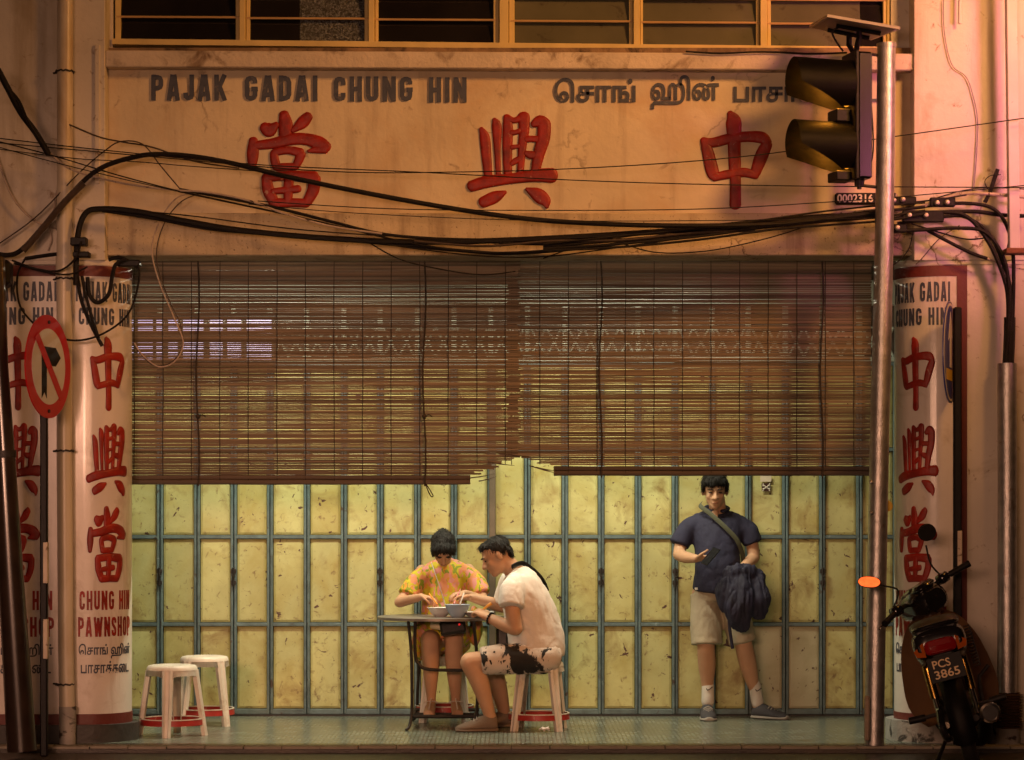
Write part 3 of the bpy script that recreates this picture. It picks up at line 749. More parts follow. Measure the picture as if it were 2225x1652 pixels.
# normal to the sign: 65 degrees off the line of sight, facing up the road
disc_sign(ps, c, rad, R(75.5), [('sign_plate', m_signred, [circ(1.0)], -.004, .004), ('white_field', m_white, [circ(.735)], -.0065, -.0042),
  ('turn_arrow', m_black, [[(-.32,-.62),(-.2,-.5),(-.10,-.62),(-.10,.02),(.30,.02),(.52,.20),(.30,.38),(-.32,.38)][::1]], -.0085, -.0067),
  ('red_bar', m_signred, [[(-.62,.52),(-.48,.64),(.62,-.52),(.48,-.64)]], -.0105, -.0087),
  ('sign_bolt', m_iron, [[(x*.035, y*.035+.86) for x, y in circ(1,10)]], -.012, -.004), ('sign_bolt', m_iron, [[(x*.035, y*.035-.86) for x, y in circ(1,10)]], -.012, -.004)])
Y2 = -.30
sp2 = sign_post('black post with cream bands against the red pillar border', 2080, Y2, .024, 668, ((1153,1235),), -.02)
ps2 = root('round_sign', 'round blue ahead only sign seen edge-on on the right post', 'sign', at(2064, 765, Y2-.04))
c2 = at(2064, 766, Y2-.05)
disc_sign(ps2, c2, 110/sc_at(Y2), R(72), [('sign_plate', m_signblue, [circ(1.0)], -.004, .004), ('white_rim', m_white, [circ(.965)[i:i+1]+circ(.965)[i+1:i+2]+circ(.92)[i+1:i+2]+circ(.92)[i:i+1] for i in range(47)], -.0062, -.0042),
  ('arrow', m_white, [[(-.11,-.30),(.11,-.30),(.11,.30),(.32,.22),(0,.80),(-.32,.22),(-.11,.30)]], -.0062, -.0042),
  ('word_panel', m_yellow, [[(-.6,-.56),(.6,-.56),(.6,-.34),(-.6,-.34)]], -.0062, -.0042)])

# galvanised pole carrying the signal
YPOL = -.36
pole = root('steel_pole', 'tall leaning galvanised steel pole in front of the right pillar', 'pole', (PX(1899,YPOL), YPOL, 0))
b = NB(); pp = catmull([at(1926,96,YPOL), at(1923,400,YPOL), at(1917,700,YPOL), at(1908,1100,YPOL), at(1899,1619,YPOL)], 6)
tube(b, pp, [.056+.004*i/24 for i in range(len(pp))], 20); mk('pole_shaft', b, m_galv, pole, smooth=40)
b = NB(); tube(b, [at(1926,104,YPOL), at(1926,95,YPOL)], .060, 20); mk('pole_cap', b, m_galv, pole, smooth=40)
m_concrete = M('rough_concrete', (.35,.27,.20), .85, var=.25, sc=15, bump=.8, bsc=40)
b = NB(); box(b, PX(1880,YPOL-.1), PX(1890,YPOL-.1), YPOL-.11, YPOL-.05, PZ(1610,YPOL-.1), PZ(1512,YPOL-.1), bev=.01); mk('concrete_splash', b, m_concrete, pole)
for y in (1048, 1115): 
    b = NB(); cc = at(1893, y, YPOL-.07); bmesh.ops.create_icosphere(b, subdivisions=2, radius=.014, matrix=Matrix.Translation(cc)); mk('clamp_screw', b, m_galv, pole, smooth=True)

# traffic signal: two-lamp head in profile facing left, with a solar panel on top
YT = -.42
sig = root('traffic_signal', 'black two-lamp traffic signal with long visors bracketed to the steel pole', 'traffic light', at(1855, 400, YT))
def TS(x, y, dy=0.0): return at(x, y, YT) + Vector((0, dy, 0))
b = NB()
zt_, zb_ = PZ(118,YT), PZ(392,YT); xa, xc = PX(1850,YT), PX(1884,YT)
box(b, xa, xc, YT-.105, YT+.105, zb_, zt_, bev=.012); mk('signal_housing', b, m_blackgloss, sig)
b = NB(); box(b, PX(1843,YT), PX(1852,YT), YT-.115, YT+.115, zb_-.006, zt_+.006, bev=.006); mk('back_plate', b, m_black, sig)
for y0_, y1_ in ((240,268),(374,395)): mk('front_plate', BX(PX(1808,YT), PX(1843,YT), YT-.05, YT+.10, PZ(y1_,YT), PZ(y0_,YT), bev=.006), m_black, sig)
m_amber = M('amber_lens', (.5,.18,.01), .3, var=.2, sc=60, bump=.8, bsc=90, emis=(1.0,.36,.02), estr=1.3)
m_visor = M('visor_black', (.005,.0045,.004), .5, spec=.15, var=.2)
for (yc, nm) in ((187, 'a'), (322, 'b')):
    c = at(1845, yc, YT); Rv = .150; Ln = (1845-1710)/sc_at(YT)
    # visor: cylinder skin whose lower edge is cut back
    b = NB(); n = 36; m_ = 10
    rings = []
    for j in range(m_+1):
        t = j/m_; ring = []
        for k in range(n+1):
            a = R(90) + (k/n-.5)*R(300)          # from lower one side over the top
            dz, dy = math.sin(a), math.cos(a)
            cut = -.08 if dy < 0 else -.32
            depth = Ln*(.97-.05*(dz-.5)**2) if dz > cut else Ln*max(.18, .95-.80*((cut-dz)/(.94+cut))**.85)   # long hood, cut away below
            rr = Rv*(1+.06*t)
            ring.append(b.verts.new((c.x - depth*t, c.y + dy*rr*.86, c.z + dz*rr)))
        rings.append(ring)
    for j in range(m_):
        for k in range(n): b.faces.new((rings[j][k], rings[j][k+1], rings[j+1][k+1], rings[j+1][k]))
    bmesh.ops.solidify(b, geom=list(b.faces), thickness=.006)
    mk('visor', b, m_visor, sig, smooth=50)
    b = NB(); lathe(b, [(.001,-.03),(.06,-.026),(.11,-.012),(.128,0)], 28, (c.x-.012, c.y, c.z), 'X'); mk('amber_lens', b, m_amber, sig, smooth=True)
    ll = light('signal_glow', 'POINT', (c.x-.07, c.y, c.z), (1.0,.36,.03), 9.0, shadow_soft_size=.03)
    ll.parent = sig; ll.matrix_parent_inverse = W[sig.name].inverted()
sig.rotation_euler = (0, 0, R(14))
b = NB(); tube(b, [TS(1868,392), TS(1868,405)], .03, 12); tube(b, [TS(1868,405), TS(1868,411)], .014, 10); mk('bottom_fitting', b, m_iron, sig)
b = NB(); tube(b, [TS(1868,402,.0), TS(1910,404,.02)], .010, 8); tube(b, [TS(1868,114,.0), TS(1914,116,.02)], .010, 8); mk('bracket_arm', b, m_iron, sig)
b = NB(); tube(b, catmull([TS(1885,200,-.06), TS(1890,300,-.07), TS(1888,345,-.07), TS(1882,365,-.06)],6), .005, 6); mk('signal_wire', b, m_black, sig)
sol = root('solar_panel', 'small tilted solar panel on brackets above the traffic signal', 'solar panel', at(1860, 60, YT))
m_alu = M('dull_aluminium', (.5,.44,.38), .45, metal=.5, var=.1)
m_cells = M('panel_underside', (.24,.20,.18), .5, var=.08)
# corners of the panel: near-left, near-right, far-right, far-left
q = [at(1797,37,YT-.26), at(1955,64,YT-.30), at(1893,88,YT+.24), at(1758,60,YT+.28)]
nrm = (q[1]-q[0]).cross(q[3]-q[0]).normalized()
if nrm.z < 0: nrm = -nrm
b = NB(); A = [b.verts.new(p) for p in q]; B = [b.verts.new(p+nrm*.016) for p in q]
b.faces.new(A); b.faces.new(list(reversed(B)))
for i in range(4): b.faces.new((A[i], B[i], B[(i+1)%4], A[(i+1)%4]))
bmesh.ops.recalc_face_normals(b, faces=b.faces); mk('panel_frame', b, m_alu, sol)
cq = sum(q, Vector())/4
b = NB(); A = [b.verts.new(cq+(p-cq)*.93-nrm*.003) for p in q]; b.faces.new(A); mk('panel_back', b, m_cells, sol)
L4 = lambda s_, t_: q[0].lerp(q[1], s_).lerp(q[3].lerp(q[2], s_), t_)
for t_ in (.30, .72):
    b = NB(); tube(b, [L4(.22,t_)-nrm*.016, L4(.86,t_)-nrm*.016], .013, 4); mk('support_rail', b, m_black, sol)
    pmid = L4(.55, t_)-nrm*.02; foot = Vector((PX(1858,YT), YT+(t_-.5)*.25, PZ(112,YT)))
    b = NB(); tube(b, [pmid, Vector((pmid.x, pmid.y, foot.z+.06)), foot], .017, 4); mk('support_leg', b, m_black, sol)
b = NB(); tube(b, catmull([L4(.3,.5)-nrm*.01, at(1808,70,YT), at(1818,92,YT), at(1832,112,YT)],5), .006, 6); mk('panel_wire', b, m_black, sol)

# square white pole at the upper right, steel conduit below it
YQ = -.26
wp = root('white_square_pole', 'white square pole with rusted foot bracket at the upper right', 'pole', at(2198, 560, YQ))
b = NB(); box(b, -.032, .032, -.032, .032, 0, 2.1, bev=.004)
for v in b.verts: v.co = at(2203,543,YQ) + Vector((v.co.x-.0105*v.co.z*1.2, v.co.y, v.co.z))
m_whitepaint = M('chipped_white_paint', (.60,.55,.50), .45, var=.08, sc=6, stains=[((.22,.10,.05),12,.66,.72)])
mk('pole_shaft', b, m_whitepaint, wp)
m_rust = M('rust', (.16,.06,.025), .8, var=.4, sc=20, bump=.6)
mk('rusty_bracket', BX(PX(2182,YQ), PX(2240,YQ), YQ-.06, YQ+.06, PZ(553,YQ), PZ(541,YQ), bev=.004), m_rust, wp)
cd = root('steel_conduit', 'grey steel conduit pipe with ribbed foot standing against the right wall', 'conduit', at(2186, 1600, -.24))
YC = -.22
b = NB(); tube(b, catmull([at(2188,790,YC), at(2189,1100,YC), at(2188,1505,YC)],6), .060, 18); mk('conduit_pipe', b, m_galv, cd, smooth=40)
b = NB(); pr = []
z0, z1 = PZ(1582,YC), PZ(1505,YC); nr = 13
for i in range(nr*4+1):
    z = z0+(z1-z0)*i/(nr*4); pr.append((.078+.012*math.sin(i*math.pi/2), z))
m_brownribs = M('brown_ribbed_plastic', (.10,.055,.03), .5, var=.2)
lathe(b, pr, 20, (PX(2190,YC), YC, 0)); mk('ribbed_sleeve', b, m_brownribs, cd, smooth=60)
b = NB(); lathe(b, [(.075,-.03),(.072,z0)], 18, (PX(2190,YC), YC, 0)); mk('conduit_foot', b, m_base_pale, cd, smooth=40)

# dark leaning pole at the far left
m_darkpole = M('dark_lacquer_pole', (.03,.018,.012), .28, var=.4, sc=6, coat=.4)
dk = root('dark_pole', 'thick dark leaning pole at the left edge of the view', 'pole', at(40, 1640, -.75))
YK = -.75
b = NB(); tube(b, [at(8,985,YK), at(22,1230,YK), at(48,1632,YK)], [.068,.076,.088], 18); mk('lower_shaft', b, m_darkpole, dk, smooth=40)
b = NB(); tube(b, [at(-8,560,YK), at(-2,800,YK), at(10,990,YK)], [.05,.055,.062], 18); mk('upper_shaft', b, m_darkpole, dk, smooth=40)
b = NB(); tube(b, [at(8,980,YK), at(9,996,YK)], .074, 18); mk('joint_collar', b, m_iron, dk, smooth=40)
jb = root('junction_box', 'black junction box hanging at the left edge above the pillar sign', 'box', at(6, 610, -.5))
b = NB(); box(b, PX(-30,-.5), PX(26,-.5), -.58, -.44, PZ(625,-.5), PZ(566,-.5), bev=.025); mk('box_body', b, m_black, jb)
b = NB(); tube(b, catmull([at(-10,625,-.5), at(5,640,-.5), at(8,660,-.5)],4), .02, 8); mk('box_gland', b, m_black, jb)

# ------------------------------------------------------------------ cables
m_cable = M('black_cable', (.009,.007,.006), .6, spec=.25, var=.3, sc=40, bump=.5, bsc=120)
m_cable_br = M('brown_black_cable', (.05,.032,.02), .5, var=.4, sc=30, bump=.3)
m_cable_wh = M('pale_cable', (.42,.34,.28), .5, var=.2, sc=30, stains=[((.06,.04,.03),25,.6,.66)])
def cable(label, pts, r, mat=None, Y=-.22, name='cable', group=None, n=8, seg=7):
    P = [at(p[0], p[1], p[2] if len(p) > 2 else Y) for p in pts]
    b = NB(); tube(b, catmull(P, n), r, seg)
    return tag(mk(name, b, mat or m_cable, smooth=40), label, 'cable', group)
# heavy cable sweeping from the left up over the sign and down to the right
cable('thick black cable rising from lower left and sweeping across below the red characters', [(-10,553),(40,548),(105,480),(200,378),(290,342),(370,336),(480,350),(640,388),(860,432),(1080,468),(1250,484),(1480,491),(1700,486),(1910,462)], .0155, Y=-.30)
cable('gold-glinting ribbed sleeve on the rising black cable at the left', [(50,545),(90,500),(140,440),(182,398)], .021, m_cable_br, Y=-.32, n=10)
cable('thick black cable hooped beside the drain pipe then sagging across the lower beam', [(165,620),(168,520),(185,465),(222,454),(300,460),(400,480),(520,500),(700,517),(900,526),(1100,522),(1300,512),(1500,498),(1700,478),(1920,462)], .018, Y=-.24)
cable('thinner black cable bound under the sagging lower cable', [(222,458),(330,474),(460,498),(620,512),(820,528),(1000,545),(1110,551),(1260,540),(1420,520),(1600,500),(1780,482),(1930,470)], .011, Y=-.23)
cable('black cable running from the left junction knot into the lower bundle', [(390,412),(480,428),(600,452),(720,482),(840,510),(1000,522),(1200,530),(1400,508),(1600,492),(1800,468),(1930,455)], .010, Y=-.24)
cable('twisted dark wire following the junction knot cable downwards', [(388,416),(500,440),(640,470),(760,498),(900,530),(1040,548),(1180,545),(1350,528),(1500,512),(1720,486)], .006, Y=-.25)
cable('short brown cable strand within the lower bundle near mid span', [(900,524),(1050,535),(1200,524),(1350,522),(1500,507),(1640,502)], .008, m_cable_br, Y=-.26)
for (dy, rr) in ((0,.010),(8,.008),(15,.0075),(-9,.006)):
    cable('one of the black cables crowded into the sagging bundle behind the steel pole', [(1180,536+dy*.6),(1350,522+dy),(1520,506+dy),(1680,484+dy),(1800,470+dy*1.3),(1930,458+dy*1.4),(2010,450+dy)], rr, Y=-.25-.01*abs(dy)/4, group='bundle cables behind the pole')
# pale cable into the junction knot and other service wires on the left
cable('pale grey cable drooping from the black cable splice to the knot above the left blind', [(105,330),(150,366),(220,388),(300,404),(390,414),(450,418),(540,436),(620,465),(720,492),(830,508)], .0065, m_cable_wh, Y=-.30)
cable('thick black spliced overhead cable entering at the upper left edge', [(-6,150,-.6),(18,195,-.58),(45,245,-.5),(78,290,-.42),(105,335,-.34)], .020, Y=-.4)
cable('black loop of cable bowed beside the upper left splice', [(18,192,-.58),(42,220,-.55),(60,262,-.5),(82,300,-.44)], .008, Y=-.5)
for k, (a, bb) in enumerate((((-10,303),(2240,318)),)): pass
cable('thin wire crossing the whole sign from the left edge through the middle character', [(-10,300),(240,328),(560,358),(900,374),(1300,394),(1700,404),(2240,408)], .0034, Y=-.34, name='wire')
cable('thin wire rising from mid sign to the upper right past the last character', [(-10,310),(300,338),(700,372),(1000,374),(1300,364),(1600,342),(1900,303),(2240,255)], .0034, Y=-.36, name='wire')
cable('thin wire from the left edge sloping down to the junction knot', [(-10,306),(120,340),(260,382),(390,416)], .004, Y=-.33, name='wire')
cable('second thin wire from the left edge sloping beside the first to the knot', [(-10,318),(130,356),(270,390),(400,419)], .003, Y=-.33, name='wire')
cable('thin wire low across the red characters near their feet', [(560,437),(800,452),(1050,457),(1500,455),(1820,438),(2000,424),(2240,402)], .0032, Y=-.33, name='wire')
cable('hair-thin wire just under the characters along the sign foot', [(540,444),(800,465),(1200,480),(1700,478),(1900,474)], .0026, Y=-.33, name='wire')
cable('brown wire bowed from the drain pipe over the pier corner', [(130,262),(210,296),(262,308),(330,320),(420,350),(520,366)], .005, m_cable_br, Y=-.20, name='wire')
cable('thin brown wire climbing from the left edge to the bowed wire', [(-5,532),(80,470),(170,378),(225,330),(262,308),(310,314),(350,362),(392,412)], .0042, m_cable_br, Y=-.21, name='wire')
cable('pale flex hanging from the left edge in a loop on the pier', [(-5,340),(12,395),(35,440),(75,480),(120,496)], .006, m_cable_wh, Y=-.15, name='wire')
cable('short pale flex on the pier beside the drain pipe', [(142,386),(124,415),(118,450),(108,490),(112,520),(104,545)], .005, m_cable_wh, Y=-.13, name='wire')
cable('pale pink wire looping from the knot down in front of the left blind', [(430,418),(385,430),(350,475),(330,540),(345,610),(378,690),(398,745),(380,785),(345,797),(310,772),(292,745)], .0045, m_cable_wh, Y=-.16, name='wire')
cable('dark wire twinned with the pale loop before the left blind', [(436,420),(392,440),(355,490),(340,560),(362,640),(392,705),(396,755),(368,790),(330,792),(298,760)], .0036, m_cable_br, Y=-.15, name='wire')
cable('black wire sagging away across the top of the left blind', [(790,520),(860,560),(930,580),(1040,597),(1120,590)], .0045, Y=-.2, name='wire')
cable('black wire swinging from the bundle up to the right above the blind', [(1180,562),(1240,540),(1300,516),(1420,548),(1540,545),(1660,520),(1740,496)], .004, Y=-.2, name='wire')
# cable tails at the left pillar
cable('black cable tail hanging from the clamp to the pillar character', [(168,600),(176,650),(195,700),(222,752)], .012, Y=-.22)
cable('second black cable tail hanging beside the clamp tail', [(178,600),(186,640),(200,690),(214,735)], .010, Y=-.24)
cable('black cable hooped under the blind corner bracket on the left pillar', [(190,602),(194,640),(212,658),(236,640),(244,600),(252,575),(275,564)], .013, Y=-.2)
cable('long black wire drooping behind the round sign to the blind corner', [(56,560),(38,600),(42,660),(70,700),(110,728),(170,740),(230,722),(280,680),(302,610),(300,575)], .0065, Y=-.28)
cable('black wire slung from the junction box to the pipe clamp', [(26,566),(80,585),(130,588),(165,560),(176,525)], .0065, Y=-.30)
cable('second black wire slung below the first towards the clamp', [(30,572),(90,590),(150,596),(190,580)], .005, Y=-.29)
cable('short thick black cable end running behind the drain pipe', [(55,562),(95,556),(140,550)], .012, Y=-.12)
br = root('cable_bracket', 'black cable bracket clamped at the corner of the left blind', 'bracket', at(280, 572, -.14))
b = NB(); box(b, PX(255,-.14), PX(305,-.14), -.17, -.10, PZ(580,-.14), PZ(566,-.14), bev=.006); tube(b, catmull([at(236,565,-.14), at(262,560,-.14), at(300,582,-.14)],5), .012, 8); mk('bracket_body', b, m_black, br)
cl = root('cable_clamp', 'black bolted clamp holding cables beside the drain pipe', 'clamp', at(168, 535, -.25))
mk('clamp_block', BX(PX(155,-.25), PX(190,-.25), -.29, -.22, PZ(535,-.25), PZ(517,-.25), bev=.006), m_black, cl)
mk('clamp_block', BX(PX(160,-.25), PX(196,-.25), -.29, -.22, PZ(560,-.25), PZ(548,-.25), bev=.006), m_black, cl)
# right-hand knot of cables and tails into the conduit
cable('pale thick cable arching over the clamps right of the pole', [(1930,464),(2000,450),(2060,428),(2110,420),(2180,424),(2240,430)], .011, m_cable_wh, Y=-.24)
cable('thick black cable arching from the clamps down into the conduit', [(1940,476),(2010,466),(2070,462),(2110,478),(2150,530),(2180,600),(2190,650),(2190,720),(2188,800)], .013, Y=-.25)
cable('black cable bending steeply into the conduit beside the arched one', [(1950,486),(2060,470),(2105,475),(2150,510),(2182,580),(2196,640),(2196,800)], .011, Y=-.24)
cable('outer black cable curving round the right end into the conduit', [(2010,448),(2090,442),(2150,450),(2182,480),(2200,540),(2202,640),(2196,800)], .012, Y=-.23)
cable('low black cable running from the right bundle to the conduit mouth', [(1940,502),(2000,500),(2080,496),(2140,505),(2180,560),(2192,640),(2184,800)], .012, Y=-.26)
cable('black cable leaving the clamps downhill to the right with a pale end', [(2010,498),(2060,525),(2110,550),(2145,562)], .011, Y=-.22)
cable('thin pale wire continuing the downhill cable to the right edge', [(2145,562),(2190,578),(2240,588)], .005, m_cable_wh, Y=-.22)
cable('taped thick trunk of cables dropping into the conduit', [(2194,690),(2193,740),(2190,800)], .036, Y=-.23)
cable('thick dark cable continuing past the right edge at clamp height', [(2050,462),(2120,460),(2180,468),(2240,470)], .013, Y=-.2)
cable('black cable end jutting up beside the white square pole', [(2140,440),(2150,420),(2162,385),(2168,368)], .013, Y=-.22)
cable('dark flex dangling in an arc from the right clamps', [(1985,500),(1975,540),(1955,565),(1935,580)], .004, Y=-.18, name='wire')
cable('thin wire looping down the wall from the right clamps', [(2085,490),(2040,520),(2005,560),(1990,575)], .003, m_cable_br, Y=-.14, name='wire')
cable('thin dark wire curled on the right wall above the cables', [(2050,0),(2052,70),(2068,140),(2098,166),(2112,200),(2124,260),(2122,340),(2116,410)], .0035, M('grey_flex',(.22,.2,.19),.5), Y=-.115, name='wire')
st = root('wall_stub', 'short pale pipe stub on the upper right wall', 'pipe', at(2084,0,-.15)); b = NB(); tube(b, [at(2086,-30,-.15), at(2085,52,-.15)], .011, 10); mk('stub', b, m_whitepaint, st)
for k, (x, y) in enumerate(((1942,436),(1962,434),(2036,441),(2058,440),(1976,468),(2012,468),(1928,496),(1950,495))):
    b = NB(); cc = at(x, y, -.28); lathe(b, [(.001,-.02),(.011,-.018),(.016,-.008),(.016,.02)], 10, cc, 'Y')
    tag(mk('clamp_bolt', b, m_alu, smooth=40), 'small pale bolt head on the cable clamps right of the pole', 'bolt', 'bolt heads on the right cable clamps')
for x0_, x1_, y0_, y1_, lb in ((1925,1990,428,446,'upper left black clamp block on the right cable bundle'),(2020,2075,430,450,'upper right black clamp block on the right cable bundle'),(1915,1970,488,506,'lowest black clamp block on the right cable bundle'),(1960,2050,458,484,'middle black clamp block on the right cable bundle')):
    tag(mk('clamp_block', BX(PX(x0_,-.25), PX(x1_,-.25), -.272, -.225, PZ(y1_,-.25), PZ(y0_,-.25), bev=.006), m_black), lb, 'clamp')

# further thin service wires
for lb, pts, rr, mm in (
 ('thin black wire strung tight just above the sagging bundle on the left', [(230,452),(420,470),(640,498),(860,514),(1060,520)], .004, None),
 ('thin wire wandering under the bundle in the middle of the span', [(760,516),(900,540),(1040,556),(1180,558),(1330,540),(1470,520)], .0045, None),
 ('thin brown wire spiralling along the bundle right of centre', [(1180,520),(1280,512),(1380,520),(1490,500),(1600,498),(1720,478),(1840,470)], .004, m_cable_br),
 ('pale thin wire laid along the bundle before the pole', [(1480,502),(1600,488),(1720,476),(1840,462),(1930,452)], .0055, m_cable_wh),
 ('dark wire between the pole and the upper clamps', [(1720,470),(1820,456),(1930,444),(2020,436),(2100,424)], .005, None),
 ('thin wire from the clamps up over the square pole', [(2030,432),(2090,415),(2150,408),(2240,412)], .0035, None),
 ('thin curled wire end beside the square pole', [(2170,425),(2150,415),(2140,395),(2152,382),(2175,380)], .003, None),
 ('thin dark wire dropping along the bare plaster by the conduit', [(2180,470),(2192,500),(2188,540),(2176,560)], .003, m_cable_br),
 ('dark wire sagging under the right clamps towards the conduit', [(1980,486),(2040,505),(2100,520),(2150,516)], .005, None),
 ('thin dark wire running along the ledge beneath the right window', [(1490,112,-.1),(1560,116,-.1),(1660,113,-.1),(1760,117,-.1),(1840,115,-.1)], .006, None),
 ('thin wire across the left pier from the edge to the bowed wire', [(-5,324),(90,336),(180,346),(300,352),(420,362),(560,372)], .003, None)):
    cable(lb, pts, rr, mm, Y=-.245, name='wire')
for xd, lbl in ((1905,'small yellow tag on the steel pole'),):
    b = NB(); lathe(b, [(.001,-.003),(.030,-.003),(.034,.0),(.001,.0)], 20, at(1928,1100,-.33), 'Y'); tag(mk('yellow_tag', b, m_yellow), 'small round yellow tag beside the steel pole above the motorcycle mirror', 'tag')

# ------------------------------------------------------------------ plastic stools
def stool_mat():
    return M('worn_white_plastic', (.68,.63,.55), .4, var=.10, sc=7, bump=.12, bsc=30, stains=[((.42,.31,.21),5,.56,.75),((.22,.08,.05),12,.64,.72)])
m_stool = stool_mat()
m_stoolred = M('worn_red_stripe', (.36,.025,.02), .45, var=.25, sc=14, stains=[((.5,.4,.33),14,.62,.70)])
SH = .45
def make_stool():
    r_ = root('plastic_stool', 'x', 'stool', (0, 0, 0), 'white plastic stools')
    b = NB(); lathe(b, [(.001,SH),(.02,SH-.001),(.025,SH-.004),(.03,SH),(.125,SH+.002),(.150,SH-.003),(.160,SH-.014),(.163,SH-.032),(.157,SH-.034),(.150,SH-.018),(.12,SH-.012),(.001,SH-.012)], 40)
    mk('seat', b, m_stool, r_, smooth=50)
    # apron with arches between the legs
    b = NB(); n = 96; top = []; bot = []
    for k in range(n):
        a = 2*math.pi*k/n; ph = (a % (math.pi/2))/(math.pi/2)*2-1      # -1..1 between legs
        drop = .035 + .055*abs(ph)**6
        top.append(((.160)*math.cos(a), .160*math.sin(a), SH-.03)); bot.append((.168*math.cos(a), .168*math.sin(a), SH-.03-drop))
    T = [b.verts.new(p) for p in top]; Bv = [b.verts.new(p) for p in bot]
    for k in range(n): b.faces.new((T[k],T[(k+1)%n],Bv[(k+1)%n],Bv[k]))
    bmesh.ops.solidify(b, geom=list(b.faces), thickness=.006); mk('apron', b, m_stool, r_, smooth=50)
    for k in range(4):
        a = math.pi/2*k; b = NB(); rings = []
        for t in [i/8 for i in range(9)]:
            z = (SH-.03)*(1-t); rad = .160+.062*t; hw = .036-.010*t
            d = Vector((math.cos(a), math.sin(a), 0)); s_ = Vector((-math.sin(a), math.cos(a), 0)); o = d*rad
            prof = [(-hw, -.028), (-hw, -.004), (-hw*.55, .006), (-hw*.30, .0), (hw*.30, .0), (hw*.55, .006), (hw, -.004), (hw, -.028), (hw-.006, -.028), (hw-.006, -.010), (-hw+.006, -.010), (-hw+.006, -.028)]
            rings.append([b.verts.new(o + s_*p + d*q + Vector((0,0,z))) for p, q in prof])
        for i in range(8):
            for q in range(12): b.faces.new((rings[i][q], rings[i][(q+1)%12], rings[i+1][(q+1)%12], rings[i+1][q]))
        b.faces.new(rings[-1]); b.faces.new(rings[0]); bmesh.ops.recalc_face_normals(b, faces=b.faces)
        mk('leg', b, m_stool, r_, smooth=35)
    b = NB(); lathe(b, [(.196,.105),(.199,.105),(.203,.070),(.200,.070),(.196,.105)], 48); mk('brace_ring', b, m_stoolred, r_, smooth=40)
    b = NB(); lathe(b, [(.190,.112),(.201,.112),(.201,.106),(.190,.106),(.190,.112)], 48); mk('brace_lip', b, m_stool, r_, smooth=40)
    return r_
st1 = make_stool()
st1.location = (PX(374,.42), .42, 0); st1.rotation_euler = (0, 0, R(-92)); st1['label'] = 'front empty white plastic stool beside the left pillar'
st2 = copy_tree(st1, (PX(444,1.22), 1.22, 0), R(-128), 'empty white plastic stool standing behind another by the left pillar'); st2.scale = (1,1,1.03)
st3 = copy_tree(st1, (PX(1171,.86), .86, 0), R(38), 'white plastic stool under the person in white shirt')
st4 = copy_tree(st1, (PX(966,1.55), 1.55, 0), R(45), 'white plastic stool under the person in the patterned dress'); 

# ------------------------------------------------------------------ folding table with food
tb = root('round_table', 'round folding metal table with thin black legs between the two diners', 'table', (PX(958,1.15), 1.15, 0))
TX, TY, TZ, TR = PX(958,1.15), 1.15, .735, .425
m_ttop = M('dull_table_top', (.20,.18,.16), .35, metal=.3, var=.15, sc=6, bump=.05)
b = NB(); lathe(b, [(.001,TZ),(TR-.006,TZ),(TR,TZ-.004),(TR,TZ-.020),(TR-.008,TZ-.022),(.001,TZ-.022)], 64, (TX,TY,0)); mk('table_top', b, m_ttop, tb, smooth=40)
lx, rx = PX(890,.8), PX(1032,.8)
for (x, y, dx) in ((lx,.82,0),(lx+.03,1.48,-.02),(rx,.82,0),(rx-.01,1.48,0)):
    b = NB(); s_ = -1 if y < 1 else 1
    tube(b, catmull([(x-.01,y,TZ-.02),(x+.01,y,.5),(x+.015+dx,y+.01*s_,.2),(x+.012+dx,y+.02*s_,.10),(x+dx,y+.05*s_,.03),(x-.02+dx,y+.075*s_,.004)],5), .0105, 8); mk('leg', b, m_iron, tb, smooth=40)
for y in (.84, 1.46):
    b = NB(); tube(b, catmull([(lx+.035,y,TZ-.02),(lx+.035,y,.50),(lx+.06,y,.43),(lx+.13,y,.395),(rx-.03,y,.39)],5), .011, 8); mk('curved_brace', b, m_iron, tb, smooth=40)
for y, z in ((.86,.085),(1.16,.075),(1.44,.085)):
    b = NB(); tube(b, [(lx,y,z),(rx+.02,y,z)], .012, 8); mk('foot_bar', b, m_iron, tb, smooth=40)
for x in (lx+.01, rx):
    b = NB(); tube(b, [(x,.84,.085),(x,1.46,.085)], .010, 8); mk('side_bar', b, m_iron, tb, smooth=40)
m_bowl = M('white_melamine', (.66,.65,.64), .25, var=.04); m_bowlblue = M('pale_blue_melamine', (.34,.45,.60), .25, var=.04)
m_food = M('red_noodles', (.45,.10,.02), .5, var=.5, sc=60, bump=1.0, bsc=90, stains=[((.6,.35,.08),50,.52,.58)])
m_food2 = M('rice_grains', (.5,.42,.28), .6, var=.4, sc=70, bump=1.0, bsc=90)
m_soup = M('clear_soup', (.30,.20,.09), .15, var=.2)
def bowl(xd, Y, rad, h, label, m, mf):
    r_ = root('bowl', label, 'bowl', (PX(xd,Y), Y, TZ))
    b = NB(); lathe(b, [(rad*.42,.0),(rad*.45,.004),(rad*.5,.006),(rad*.80,h*.55),(rad*.97,h*.97),(rad*1.03,h),(rad*.98,h*1.005),(rad*.93,h*.93),(rad*.7,h*.5),(rad*.3,.012),(.001,.011)], 36, (PX(xd,Y),Y,TZ+.001)); mk('bowl_body', b, m, r_, smooth=60)
    b = NB(); lathe(b, [(.001,h*.88),(rad*.4,h*.94),(rad*.88,h*.80)], 24, (PX(xd,Y),Y,TZ+.001)); mk('food', b, mf, r_, smooth=True)
bowl(957, .98, .088, .062, 'white melamine bowl of red noodles on the round table', m_bowl, m_food)
bowl(994, .87, .086, .085, 'pale blue melamine bowl of soup on the round table', m_bowlblue, m_soup)
pl = root('plate', 'small white rimmed dish of food beside the blue bowl', 'plate', (PX(1036,.92), .92, TZ))
